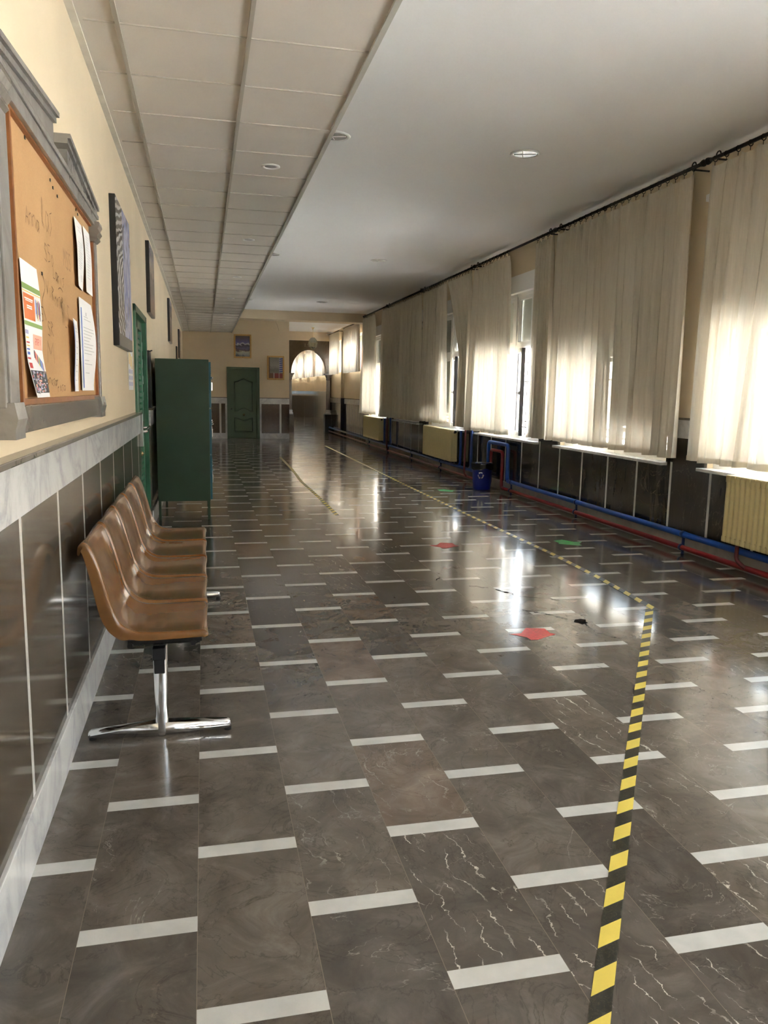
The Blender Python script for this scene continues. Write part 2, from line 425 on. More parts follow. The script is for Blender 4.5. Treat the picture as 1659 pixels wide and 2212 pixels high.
# left wall with door opening 6.98..8.20
DL0, DL1, DLZ = 6.98, 8.20, 2.06
w = MB(); w.box(-0.85, XL, YB-0.2, DL0, 0, 3.7); w.box(-0.85, XL, DL1, YF+0.25, 0, 3.7); w.box(-0.85, XL, DL0, DL1, DLZ, 3.7)
struct(w, 'wall_left', PLASTER)
struct(MB().box(-0.85, 5.0, YB-0.2, YB, 0, 3.7), 'wall_back', PLASTER)
# end wall with door opening
FD0, FD1, FDZ = 0.735, 1.57, 2.02
w = MB(); w.box(XL, FD0, YF, YF+0.25, 0, 3.7); w.box(FD1, 2.5, YF, YF+0.25, 0, 3.7); w.box(FD0, FD1, YF, YF+0.25, FDZ, 3.7)
w.box(FD0, FD1, YF+0.2, YF+0.25, 0, FDZ)
struct(w, 'wall_end', PLASTER)
# hall continuing to the right of the end wall
struct(MB().box(2.3, 2.5, YF+0.25, 44.2, 0, 3.7), 'wall_hall_left', PLASTER)
w = MB(); w.box(2.3, 2.6, 44.0, 44.2, 0, 3.7); w.box(4.28, 5.0, 44.0, 44.2, 0, 3.7); w.box(2.6, 4.28, 44.0, 44.2, 0, 1.2); w.box(2.6, 4.28, 44.0, 44.2, 2.6, 3.7)
struct(w, 'wall_hall_end', PLASTER)
struct(MB().box(2.5, 4.36, 43.96, 44.0, 0, 1.18), 'trim_22', STONE)
# right wall: inner plaster leaf and outer brick leaf, with window openings
HALLW = [(21.95, 24.2), (25.35, 27.0), (28.3, 30.5), (31.2, 33.4), (34.1, 36.3), (37.0, 39.2), (39.9, 42.1)]
def leaf(x0, x1):
    w = MB(); y = YB-0.2
    for a, b in OPEN:
        w.box(x0, x1, y, a, 0, 3.7); w.box(x0, x1, a, b, 0, SILL-0.03); w.box(x0, x1, a, b, HEAD, 3.7); y = b
    for a, b in HALLW:
        w.box(x0, x1, y, a, 0, 3.7); w.box(x0, x1, a, b, 0, 2.05); w.box(x0, x1, a, b, HEAD, 3.7); y = b
    w.box(x0, x1, y, 44.2, 0, 3.7); return w
struct(leaf(XR, 4.56), 'wall_right', PLASTER)
struct(leaf(4.56, 4.84), 'wall_right_outer', BRICK)
# ceilings
struct(MB().box(-0.85, 5.0, YB-0.2, 21.2, ZC, ZC+0.25), 'ceiling', CEIL)
struct(MB().box(-0.85, 5.0, 21.75, 44.2, 3.45, 3.7), 'ceiling_hall', CEIL)
struct(MB().box(XP, XR, 21.2, 21.75, 3.27, 3.7), 'trim_1', PLASTER)      # painted beam

# lowered tiled ceiling: slab, rails, edge profile
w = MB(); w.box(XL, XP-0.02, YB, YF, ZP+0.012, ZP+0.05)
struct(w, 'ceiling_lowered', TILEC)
rails = MB()
for xr_ in (-0.352, 0.238):
    rails.box(xr_-0.010, xr_+0.010, YB, YF, ZP-0.001, ZP+0.015)
struct(rails, 'trim_2', GROOVE)
rails = MB()
yy = 4.03 - 0.6*15
while yy < YF:
    rails.box(-0.50, XP-0.03, yy-0.004, yy+0.004, ZP+0.006, ZP+0.014); yy += 0.6
struct(rails, 'trim_3', simple('tile_joint', (0.50, 0.47, 0.42), 0.6))
w = MB(); w.box(XP-0.028, XP, YB, YF, ZP, ZP+0.02); w.box(XP-0.006, XP, YB, YF, ZP, ZC)
struct(w, 'trim_4', TRIMM)
struct(MB().box(XL, XL+0.035, YB, YF, ZP+0.002, ZP+0.02), 'trim_5', simple('plaster_patch', (0.66, 0.64, 0.58), 0.8, var=0.1, sc=8))

# ---- left dado
def seg(mb, x0, x1, z0, z1, bev=0.0):
    mb.box(x0, x1, YB, DL0-0.06, z0, z1, bev); mb.box(x0, x1, DL1+0.06, YF, z0, z1, bev); return mb
struct(seg(MB(), XL, -0.525, 0, 1.05), 'trim_6', SL_L)
struct(seg(MB(), XL, -0.520, 1.045, 1.203), 'trim_7', MARBLE)
struct(seg(MB(), XL, -0.500, 1.203, 1.222, 0.003), 'trim_8', STONE)
struct(seg(MB(), XL, -0.512, 0, 0.178, 0.003), 'baseboard_left', MARBLE)
# ---- end dado
def segf(mb, d, z0, z1):
    mb.box(XL, FD0-0.055, YF-d, YF, z0, z1); mb.box(FD1+0.055, 2.5, YF-d, YF, z0, z1)
    return mb
struct(segf(MB(), 0.02, 0.15, 1.02), 'trim_9', SL_F)
w = segf(MB(), 0.026, 1.02, 1.185); w.box(FD1+0.055, FD1+0.11, YF-0.026, YF, 0.15, 1.02); w.box(FD0-0.11, FD0-0.055, YF-0.026, YF, 0.15, 1.02)
struct(w, 'trim_10', MARBLE)
struct(segf(MB(), 0.04, 1.185, 1.205), 'trim_11', STONE)
struct(segf(MB(), 0.03, 0, 0.16), 'baseboard_end', MARBLE)
# ---- right dado
struct(MB().box(4.37, XR, YB, 21.2, 0, SILL-0.03), 'trim_12', SL_R)
piers = []; y = YB
for a, b in OPEN: piers.append((y, a)); y = b
piers.append((y, 21.2))
a_, b_, c_ = MB(), MB(), MB()
for p, q in piers:
    a_.box(4.37, XR, p, q, SILL-0.03, 1.045); b_.box(4.365, XR, p, q, 1.045, 1.215); c_.box(4.345, XR, p, q, 1.215, 1.235)
struct(a_, 'trim_13', SL_R); struct(b_, 'trim_14', MARBLE); struct(c_, 'trim_15', STONE)
struct(MB().box(4.345, XR, YB, 21.2, 0, 0.14), 'baseboard_right', mat_marble('dull_marble', (0.40, 0.39, 0.36), (0.27, 0.26, 0.24), 0.35))
w = MB()
for a, b in OPEN: w.box(4.30, 4.60, a-0.02, b+0.02, SILL-0.03, SILL, 0.004)
struct(w, 'trim_16', MARBLE)
struct(MB().box(4.37, XR, 21.2, 27.6, 0, 1.045), 'trim_17', SL_B)
struct(MB().box(4.365, XR, 21.2, 27.6, 1.045, 1.2), 'trim_18', MARBLE)
struct(MB().box(4.35, XR, 21.2, 27.6, 1.2, 1.22), 'trim_19', STONE)
struct(MB().box(4.37, XR, 27.9, 44.0, 0, 1.42), 'trim_20', SL_H)

# ---- arch wall with its columns
def arch():
    w = MB(); cx, zs, ra, rb = 3.61, 2.03, 0.62, 0.80
    x0, x1, zt = 2.5, XR, 3.15
    prev = None; n = 28; y0, y1 = 27.6, 27.9
    pts = [(cx-ra*math.cos(PI*i/n), zs+rb*math.sin(PI*i/n)) for i in range(n+1)]
    for i in range(n):
        (xa, za), (xb, zb) = pts[i], pts[i+1]
        w.prism([(xa, za), (xb, zb), (xb, zt), (xa, zt)], y0, y1, 'y')
    w.box(x0, cx-ra, y0, y1, zs, zt); w.box(cx+ra, x1, y0, y1, zs, zt)
    return w
struct(arch(), 'wall_arch', ARCHM)
struct(MB().box(2.5, XR, 27.6, 27.9, 3.15, 3.46), 'wall_arch_top', PLASTER)
w = MB(); w.box(2.5, 2.85, 27.62, 27.88, 0, 2.03); w.box(4.32, XR, 27.62, 27.88, 0, 2.03)
struct(w, 'trim_21', ARCHM)
# "1.97" carved on the arch, the last figure hidden behind the lantern
def text_obj(name, body, size, loc, rot, mat, parent=None, ext=0.002, align='CENTER'):
    cu = bpy.data.curves.new(name, 'FONT'); cu.body = body; cu.size = size; cu.extrude = ext
    cu.align_x = align; cu.align_y = 'CENTER'
    tmp = bpy.data.objects.new(name+'_t', cu); COL.objects.link(tmp)
    bpy.context.view_layer.update()
    dg = bpy.context.evaluated_depsgraph_get()
    me = bpy.data.meshes.new_from_object(tmp.evaluated_get(dg))
    bpy.data.objects.remove(tmp)
    me.transform(Matrix.Translation(loc) @ rot.to_4x4())
    me.materials.clear(); me.materials.append(mat)
    o = bpy.data.objects.new(name, me); COL.objects.link(o)
    if parent is not None:
        o.parent = parent; o.matrix_parent_inverse = Matrix.Translation(-Vector(parent.location))
    return o
FACE_MY = Matrix.Rotation(PI/2, 3, 'X')                     # text facing -y
tag(text_obj('carved_date', '1.970', 0.17, (3.62, 27.595, 2.985), FACE_MY, simple('carved_letters', (0.30, 0.26, 0.20), 0.5)),
    'pale date figures carved over the far stone arch', 'inscription')
for cxx, side in ((2.93, 'left'), (4.27, 'right')):
    t_ = thing('stone_column', 'pale stone column carrying the %s springing of the far arch' % side, 'column', (cxx, 27.5, 0), 'columns of the far arch')
    MB().box(cxx-0.13, cxx+0.13, 27.30, 27.62, 0, 0.62, 0.01).build('pedestal', BLACKP if side == 'right' else STONE, t_)
    mt = Matrix.Translation((cxx, 27.46, 0))
    MB().lathe([(0.115, 0.62), (0.115, 0.68), (0.09, 0.70), (0.10, 0.74), (0.08, 0.78)], 20, mt).build('base', MARBLE, t_)
    MB().lathe([(0.075, 0.78), (0.078, 1.2), (0.068, 1.80)], 20, mt).build('shaft', simple('column_stone', (0.34, 0.31, 0.29), 0.4, var=0.1), t_)
    c = MB(); c.lathe([(0.07, 1.80), (0.085, 1.82), (0.075, 1.86), (0.12, 1.97), (0.12, 1.99)], 20, mt); c.box(cxx-0.14, cxx+0.14, 27.32, 27.62, 1.985, 2.03)
    c.build('capital', simple('capital_stone', (0.26, 0.24, 0.22), 0.5), t_)

# ------------------------------------------------------------------ OUTSIDE
tag(MB().box(4.84, 30, -25, 70, -0.5, -0.3).build('pavement', CONC), 'pale concrete courtyard outside the curtained windows', 'pavement', kind='structure')
tag(MB().box(-30, -0.85, -25, 70, -0.5, -0.3).build('pavement', CONC), None, None, kind='structure')
def facade():
    w = MB(); x0 = 17.0
    w.box(x0, x0+1, -25, 70, -0.3, 7.5)
    return w
fo = thing('courtyard_building', 'pale building across the courtyard, glimpsed through the windows', 'building', (17, 20, -0.3))
facade().build('facade', FACADE, fo)
for k in range(22):
    y = -20+4*k
    for z in (0.8, 4.2):
        MB().box(16.93, 17.0, y, y+1.6, z, z+1.7).build('window', DARKG, fo)
tag(MB().box(-0.85, 4.84, -25, YB-0.2, -0.5, -0.3).build('pavement', CONC), None, None, kind='structure')

# ------------------------------------------------------------------ WINDOWS of the main wall
def slat_shutter(par, ya, yb, zb, dotted):
    w = MB(); z = HEAD-0.02; p = 0.045
    while z-p > zb:
        w.box(4.545, 4.556, ya, yb, z-p+0.005, z, 0)
        w.box(4.549, 4.553, ya, yb, z-p-0.001, z-p+0.001)
        if dotted:
            y = ya+0.01
            while y < yb-0.03:
                if random.random() < 0.55: w.box(4.549, 4.552, y, y+0.026, z-p-0.0, z-p+0.006)
                else: w.box(4.549, 4.552, y, y+0.012, z-p-0.0, z-p+0.006)
                y += 0.026
        else: w.box(4.549, 4.552, ya, yb, z-p, z-p+0.006)
        z -= p
    w.box(4.542, 4.558, ya, yb, zb-0.03, zb+0.02)
    w.build('roller_shutter', SLAT, par)
def frame_rect(mb, x0, x1, ya, yb, za, zb, t, rot=None):
    mb.box(x0, x1, ya, ya+t, za, zb, 0, rot); mb.box(x0, x1, yb-t, yb, za, zb, 0, rot)
    mb.box(x0, x1, ya+t, yb-t, za, za+t, 0, rot); mb.box(x0, x1, ya+t, yb-t, zb-t, zb, 0, rot)
# per opening: shutter bottom (near unit, far unit), dotted flags, opened sash indexes
SH = {-5: (3.0, 3.0), -4: (3.0, 3.0), -3: (3.0, 3.0), -2: (3.0, 2.9), -1: (2.05, 2.03), 0: (1.06, 1.84), 1: (2.18, 2.18), 2: (2.2, 1.02), 3: (0.92, 0.92), 4: (2.2, 2.1)}
DOT = {0: (True, False), -1: (True, True)}
OPENED = {1: {1: 14}, 2: {1: 14}, 4: {1: 12}}
ZT = 2.10
for i, (a, b) in enumerate(OPEN):
    k = i-5
    win = thing('window_%d' % (i+1), None, None, (4.48, (a+b)/2, SILL), kind='structure')
    MB().box(4.385, 4.60, a, b, 2.86, HEAD, 0.004).build('shutter_box', WHITEP, win)
    mid = (a+b)/2
    f = MB(); frame_rect(f, 4.46, 4.53, a, b, SILL, 2.86, 0.045)
    f.box(4.455, 4.535, mid-0.05, mid+0.05, SILL, 2.86)
    f.box(4.46, 4.53, a+0.045, b-0.045, ZT-0.03, ZT+0.03)
    units = [(a+0.045, mid-0.05), (mid+0.05, b-0.045)]
    for (p, q) in units: f.box(4.465, 4.525, (p+q)/2-0.02, (p+q)/2+0.02, ZT, 2.82)
    f.build('window_frame', WHITEP, win)
    si = 0; op = OPENED.get(k, {})
    for ui, (p, q) in enumerate(units):
        m_ = (p+q)/2
        for (s0, s1) in ((p, m_), (m_, q)):
            g = MB(); g.box(4.494, 4.497, s0+0.05, s1-0.05, ZT+0.07, 2.78); g.build('pane', GLASS, win)
            fr = MB(); frame_rect(fr, 4.468, 4.52, s0+0.005, s1-0.005, ZT+0.03, 2.815, 0.05); fr.build('transom_sash', WHITEP, win)
            ang = op.get(si)
            R = rot_about((4.475, s1-0.005, 0), 'Z', -math.radians(ang)) if ang else None
            sash = MB(); frame_rect(sash, 4.468, 4.52, s0+0.005, s1-0.005, SILL+0.045, ZT-0.03, 0.055, R)
            so = sash.build('casement_sash', WHITEP, win)
            MB().box(4.494, 4.497, s0+0.05, s1-0.05, SILL+0.09, ZT-0.08, 0, R).build('pane', GLASS, so)
            if ang:
                gk = MB(); gk.box(4.470, 4.518, s0-0.004, s0+0.006, SILL+0.045, ZT-0.03, 0, R)
                frame_rect(gk, 4.49, 4.50, s0+0.055, s1-0.055, SILL+0.095, ZT-0.08, 0.010, R)
                gk.build('gasket', BLACKP, so)
                h = MB(); h.box(4.445, 4.468, s0+0.02, s0+0.045, 1.42, 1.47, 0.003, R); h.box(4.425, 4.445, s0+0.022, s0+0.115, 1.435, 1.455, 0.004, R)
                h.build('handle', simple('handle_grey', (0.25, 0.24, 0.23), 0.4), so)
            si += 1
        dt = DOT.get(k, (False, False))[ui]
        slat_shutter(win, p-0.02, q+0.02, SH[k][ui], dt)
    gr = MB()
    y = a+0.06
    while y < b: gr.box(4.80, 4.812, y-0.006, y+0.006, 0.72, HEAD-0.1); y += 0.13
    for z in (0.93, 1.02, 1.62, 2.3): gr.box(4.797, 4.815, a, b, z-0.008, z+0.008)
    gr.build('security_grille', IRON, win)
for i, (a, b) in enumerate(HALLW):
    win = thing('window_%d' % (i+20), None, None, (4.5, (a+b)/2, 2.05), kind='structure')
    f = MB(); frame_rect(f, 4.46, 4.52, a, b, 2.05, HEAD, 0.05); f.box(4.46, 4.52, (a+b)/2-0.03, (a+b)/2+0.03, 2.1, HEAD-0.05)
    f.build('window_frame', WHITEP, win); MB().box(4.54, 4.555, a, b, 2.72, HEAD).build('roller_shutter', SLAT, win)  # shutter added to dim the upper part of the hall curtains
    g = MB(); g.box(4.488, 4.491, a+0.05, (a+b)/2-0.03, 2.1, HEAD-0.05); g.box(4.488, 4.491, (a+b)/2+0.03, b-0.05, 2.1, HEAD-0.05); g.build('pane', GLASS, win)
win = thing('window_30', None, None, (3.4, 44.1, 1.25), kind='structure')
f = MB()
for k in range(4): f.box(2.6+k*0.54, 2.66+k*0.54, 44.05, 44.11, 1.2, 2.6)
f.box(2.6, 4.28, 44.05, 44.11, 1.2, 1.26); f.box(2.6, 4.28, 44.05, 44.11, 2.54, 2.6); f.box(2.6, 4.28, 44.05, 44.11, 1.9, 1.95); f.build('window_frame', WHITEP, win)
MB().box(2.62, 4.26, 44.07, 44.075, 1.22, 2.58).build('pane', mat_glass('tinted_glass', 0.04, (0.16, 0.165, 0.16)), win)

# ------------------------------------------------------------------ CURTAINS
def curtain(label, top, bot, zt=3.36, zb=0.865, mid=None, x=4.245, pitch=0.13, amp=0.052, group='sheer curtains on the main window wall', seed=0, flare=1.0, fine=True, notch=None):
    """top/bot = (near y, far y). mid = (z, near y, far y) pulls the edges at height z."""
    rnd = random.Random(seed+int(abs(top[0])*100))
    L = max(top[1]-top[0], 0.05); nf = max(2, round(L/(pitch*1.15)))
    ph = [rnd.uniform(-0.25, 0.25) for _ in range(nf+2)]; am = [rnd.uniform(0.55, 1.25) for _ in range(nf+2)]
    nu = nf*10; nv = 26 if fine else 10
    def edges(z):
        if mid and z > mid[0]:
            s = (zt-z)/(zt-mid[0]); return top[0]+(mid[1]-top[0])*s, top[1]+(mid[2]-top[1])*s
        if mid:
            s = (mid[0]-z)/(mid[0]-zb); return mid[1]+(bot[0]-mid[1])*s, mid[2]+(bot[1]-mid[2])*s
        s = (zt-z)/(zt-zb); return top[0]+(bot[0]-top[0])*s, top[1]+(bot[1]-top[1])*s
    def fn(u, v):
        z = zt+(zb-zt)*v
        e0, e1 = edges(z); y = e0+(e1-e0)*u
        q = u*nf; i = int(min(q, nf-1e-6)); fr = q-i
        A = amp*(am[i]*(1-fr)+am[i+1]*fr)
        p = 2*PI*(q + ph[i]*(1-fr)+ph[i+1]*fr)
        pinch = math.exp(-((zt-z)/0.10))                       # pleated heading
        wv = math.sin(p+0.45*math.sin(p)) + 0.30*math.sin(2.3*p+seed+v*1.5) + 0.25*math.sin(0.37*p+seed)
        hd = abs(math.sin(p*0.5))**6
        xx = x + A*wv*(1-0.6*pinch)*(0.75+0.5*v*flare) - pinch*0.035*hd
        zz = z + (0.018*math.cos(p)*pinch) + (v > 0.98)*0.006*math.sin(p*0.5+seed)
        return Vector((xx, y, zz))
    o = MB().grid(fn, nu, nv).build('curtain', CURT)
    tag(o, label, 'curtain', group)
    if fine:
        def fn2(u, v):
            p = fn(u, v*0.045); return Vector((p.x-0.004, p.y, p.z))
        MB().grid(fn2, nu, 2).build('heading_band', CURT, o)
        def fn3(u, v):
            p = fn(u, 1-v*0.02); return Vector((p.x-0.004, p.y, p.z))
        MB().grid(fn3, nu, 1).build('hem', CURT, o)
    return o
curtain('sheer cream curtain filling the right picture edge, nearest to the viewer', (3.7, 5.42), (3.7, 5.60), pitch=0.17, seed=1)
curtain('bright sheer curtain behind the ribbed radiator at right, beside the bare strip of wall', (5.40, 6.20), (5.56, 6.20), pitch=0.16, seed=2)
curtain('sheer curtain in front of the dotted half-shut shutter slats', (6.46, 7.88), (6.46, 7.78), pitch=0.15, seed=3)
curtain('sheer curtain beside the dotted shutter, with bright lower half and brick showing through', (7.88, 9.21), (7.78, 9.19), pitch=0.14, seed=4)
curtain('narrow bunched beige curtain just right of the opened window above the blue bin', (9.33, 9.83), (9.27, 9.84), pitch=0.075, amp=0.035, seed=5)
curtain('sheer curtain hanging left of the opened window above the blue bin', (10.80, 12.16), (10.68, 12.28), zb=0.84, pitch=0.12, seed=6)
curtain('curtain pulled aside diagonally beside the second opened window', (12.39, 13.63), (12.40, 12.92), zb=0.87, mid=(2.10, 12.40, 12.85), pitch=0.10, amp=0.030, seed=7)
curtain('sheer curtain hanging above the middle cream radiator', (13.76, 15.22), (13.69, 15.23), zb=0.88, pitch=0.12, seed=8)
curtain('dull grey beige curtain over shut shutters, right one of the pair', (15.38, 16.85), (15.38, 16.85), zb=0.86, pitch=0.11, seed=9)
curtain('dull grey beige curtain over shut shutters, left one of the pair', (16.87, 18.26), (16.87, 18.40), zb=0.85, pitch=0.11, seed=10)
curtain('narrow brownish bunched curtain right of the farthest opened window', (18.34, 18.80), (18.40, 18.98), zb=0.84, pitch=0.08, amp=0.035, seed=11)
curtain('bright sheer curtain above the farthest cream radiator', (19.80, 21.15), (19.78, 21.2), zb=0.86, pitch=0.12, seed=12)
for (a, b), lb in zip([(21.75, 22.95), (22.97, 24.25), (25.25, 27.1), (28.2, 29.4), (29.45, 30.7), (31.1, 32.3), (32.35, 33.5), (34.0, 35.2), (35.25, 36.4), (36.9, 39.3), (39.8, 42.0)],
    ['short curtain just beyond the ceiling beam', 'short curtain left of the one at the ceiling beam', 'short curtain right beside the stone arch',
     'short curtain seen through the arch, rightmost', 'short curtain seen through the arch, second from the right', 'short curtain seen through the arch, third from the right',
     'short curtain seen through the middle of the arch', 'short curtain seen through the left part of the arch', 'short curtain seen through the arch, near its left side',
     'short curtain seen at the left edge of the arch', 'farthest short curtain of the hall beyond the arch']):
    curtain(lb, (a, b), (a, b), zt=3.33 if a < 28 else 3.12, zb=1.99, pitch=0.13, amp=0.03, group='short curtains of the far hall', fine=False, seed=int(a))

# curtain rods with rings
def rod(label, y0, y1, z=3.425, x=4.245, rings=(), n=12):
    t_ = thing('curtain_rod', label, 'curtain rod', (x, (y0+y1)/2, z), 'wrought iron curtain rods')
    MB().tube([(x, y0, z), (x, y1, z)], 0.016, 10).build('pole', IRON, t_)
    for ye, s in ((y0, -1), (y1, 1)):
        fb = MB(); mt = Matrix.Translation((x, ye, z)) @ Matrix.Rotation(-s*PI/2, 4, 'X')
        fb.lathe([(0.012, 0), (0.022, 0.006), (0.014, 0.014), (0.028, 0.03), (0.03, 0.045), (0.016, 0.062), (0.0, 0.068)], 14, mt)
        fb.build('finial', IRON, t_)
        br = MB(); yb = ye-s*0.10
        br.tube([(x, yb, z-0.02), (4.40, yb, z-0.02)], 0.008, 8)
        pts = [(x-0.0, yb+0.03*math.cos(q*0.5), z+0.015+0.028*math.sin(q*0.5)) for q in range(0, 13)]
        br.tube(pts, 0.006, 6); br.build('bracket', IRON, t_)
    for (a, b) in rings:
        m_ = max(3, int((b-a)/0.14))
        for q in range(m_+1):
            yy_ = a+0.02+(b-a-0.04)*q/m_
            rg = MB(); pts = [(x+0.021*math.cos(2*PI*k/12), yy_, z-0.008+0.023*math.sin(2*PI*k/12)) for k in range(13)]
            rg.tube(pts, 0.004, 6, False); rg.tube([(x, yy_, z-0.03), (x, yy_, z-0.062)], 0.003, 5)
            rg.build('curtain_ring', IRON, t_)
    return t_
rod('black iron curtain rod running out of the picture at the upper right', 3.5, 6.24, rings=[(3.7, 5.40), (5.42, 6.2)])
rod('black iron curtain rod above the dotted shutter, second from the right', 6.38, 9.24, rings=[(6.46, 7.86), (7.90, 9.21)])
rod('black iron curtain rod above the opened window over the blue bin', 9.33, 12.20, rings=[(9.33, 9.83), (10.8, 12.16)])
rod('black iron curtain rod above the diagonally pulled curtain', 12.30, 15.26, rings=[(12.39, 13.63), (13.76, 15.22)])
rod('black iron curtain rod above the dull grey pair of curtains', 15.34, 18.28, rings=[(15.38, 16.85), (16.87, 18.26)])
rod('black iron curtain rod nearest to the ceiling beam', 18.36, 21.1, rings=[(18.34, 18.8), (19.8, 21.15)])
for a, b, lb, zr in ((21.8, 24.3, 'short dark rod just beyond the ceiling beam', 3.34), (25.2, 27.2, 'short dark rod beside the stone arch', 3.34), (28.1, 36.5, 'dark rod of the curtains seen through the arch', 3.13), (36.8, 42.2, 'farthest dark rod, deep beyond the arch', 3.13)):
    t_ = tag(MB().tube([(4.245, a, zr), (4.245, b, zr)], 0.016, 8).tube([(4.245, a+0.1, zr), (4.405, a+0.1, zr)], 0.01, 6).tube([(4.245, b-0.1, zr), (4.405, b-0.1, zr)], 0.01, 6).build('curtain_rod', IRON), lb, 'curtain rod', 'rods of the far hall')
tag(MB().box(4.18, 4.40, 27.2, 27.4, 3.34, 3.37).box(4.18, 4.4, 27.15, 27.22, 3.40, 3.43).build('wall_bracket', WHITEP), 'small white bracket at the rod end beside the arch', 'bracket')

# small alarm box on the pier
t_ = thing('wall_sensor', 'small white sensor box on the bare wall strip under the curtain rod', 'sensor', (4.38, 6.34, 3.16))
MB().box(4.345, 4.40, 6.27, 6.42, 3.13, 3.19, 0.006).build('housing', WHITEP, t_)
MB().box(4.335, 4.346, 6.30, 6.40, 3.145, 3.18, 0.004).build('cover', WHITEP, t_)

# ------------------------------------------------------------------ RADIATORS
def radiator(label, y0, y1, z0=0.235, z1=0.80, xa=4.185, xb=4.325):
    t_ = thing('radiator', label, 'radiator', (4.25, (y0+y1)/2, z0), 'cream radiators')
    w = MB(); p = 0.06; n = int(round((y1-y0)/p)); ym = y0
    for i in range(n):
        yc = ym+p*(i+0.5)
        poly = []
        r = 0.024; R_ = 0.05
        # outline of one section in x-z, rounded corners
        for (cx_, cz_, a0) in ((xa+R_, z1-R_*0.7, 180), (xb-R_, z1-R_*0.7, 90), (xb-R_*0.5, z0+0.03, 0), (xa+R_*0.5, z0+0.03, -90)):
            rr = R_ if cz_ > 0.6 else R_*0.5
            for q in range(5):
                an = math.radians(a0-90*q/4) if False else math.radians(a0 - 22.5*q)
                poly.append((cx_+rr*math.cos(an), cz_+(rr*0.7 if cz_ > 0.6 else 0.03)*math.sin(an)))
        # front tube, mid tube, back tube of the column
        for xc in (xa+r, (xa+xb)/2, xb-r):
            w.tube([(xc, yc, z0+0.02), (xc, yc, z1-0.03)], r, 8, False)
        A = poly
        for (s0, s1) in ((z1-0.07, z1), (z0, z0+0.06)):
            w.box(xa+0.004, xb-0.004, yc-0.027, yc+0.027, s0+0.006, s1, 0.012)
    w.box(xa+0.016, xb-0.02, ym+0.01, y1-0.01, z0+0.01, z1-0.02)
    w.build('radiator_body', CREAMR, t_)
    v = MB(); v.tube([(4.25, y0-0.06, z1-0.05), (4.25, y0+0.01, z1-0.05)], 0.013, 8); v.lathe([(0.02, 0), (0.024, 0.02), (0.02, 0.04)], 12, Matrix.Translation((4.25, y0-0.07, z1-0.05)))
    v.build('valve', BLACKP, t_)
    return t_
radiator('large ribbed cream radiator cut by the right picture edge', 3.95, 5.63)
radiator('cream radiator in the middle of the wall, left of the blue bin', 13.05, 14.85)
radiator('farthest cream radiator, under the last opened window', 18.85, 20.75)

# ------------------------------------------------------------------ HEATING PIPES
def arc_path(pts, r=0.06, n=5):
    out = [Vector(pts[0])]
    for i in range(1, len(pts)-1):
        p0, p1, p2 = map(Vector, pts[i-1:i+2]); a = (p0-p1).normalized(); b = (p2-p1).normalized()
        for k in range(n+1):
            s = k/n; A = p1+a*r*(1-s); B = p1+b*r*s
            out.append(p1 + a*r*(1-s)**2 + b*r*s**2)
    out.append(Vector(pts[-1])); return out
XB, XRD, ZB, ZR = 4.285, 4.270, 0.178, 0.060
t_ = thing('blue_heating_pipe', 'blue heating pipe along the right wall, looping up beside the bin', 'pipe', (XB, 12, ZB))
MB().tube(arc_path([(XB, YB, ZB), (XB, 10.62, ZB), (XB, 10.62, 0.70), (XB, 11.42, 0.70), (XB, 11.42, ZB), (XB, 27.2, ZB)], 0.07), 0.029, 12).build('pipe_run', BLUE, t_)
for y, h in ((12.22, 0.95), (12.78, 0.80), (18.62, 0.80), (18.0, 0.95)):
    MB().tube(arc_path([(XB, y+0.16, ZB), (XB, y, ZB+0.05), (XB, y, h)], 0.05), 0.024, 10).build('riser', simple('blue_riser', (0.006, 0.035, 0.19), 0.35), t_)
for y in (3.9, 6.28, 8.42, 10.45, 13.9, 16.0, 18.2, 20.4):
    b_ = MB(); b_.tube([(XB, y, 0.0), (XB, y, ZB)], 0.014, 8); b_.tube([(XB, y-0.02, ZB), (XB, y+0.02, ZB)], 0.034, 12); b_.tube([(XRD-0.0, y-0.014, ZR), (XRD, y+0.014, ZR)], 0.031, 12)
    b_.build('pipe_support', simple('support_blue', (0.006, 0.03, 0.14), 0.4), t_)
t_ = thing('red_heating_pipe', 'dark red heating pipe near the floor along the right wall', 'pipe', (XRD, 12, ZR))
MB().tube(arc_path([(XRD, YB, ZR), (XRD, 10.80, ZR), (XRD, 10.80, 0.59), (XRD, 11.27, 0.59), (XRD, 11.27, ZR), (XRD, 27.2, ZR)], 0.06), 0.024, 12).build('pipe_run', RED, t_)
for y, h in ((5.48, 0.30), (12.42, 0.95), (18.15, 0.9)):
    MB().tube(arc_path([(XRD-0.01, y-0.10, ZR), (XRD-0.03, y, ZR+0.05), (XRD-0.03, y, h)], 0.04), 0.017, 10).build('riser', simple('red_riser', (0.12, 0.012, 0.012), 0.4), t_)
for yv in (24.75, 25.0):
    t_ = thing('riser_pipe', 'vertical pipe on the wall beyond the beam, %s of two' % ('right' if yv < 24.9 else 'left'), 'pipe', (4.33, yv, 0), 'vertical pipes beyond the beam')
    MB().tube([(4.33, yv, 0), (4.33, yv, 1.22)], 0.035, 10).build('lower_length', simple('navy_pipe', (0.01, 0.012, 0.05), 0.4), t_)
    MB().tube([(4.33, yv, 1.22), (4.33, yv, 3.3)], 0.028, 10).build('upper_length', PLASTER, t_)

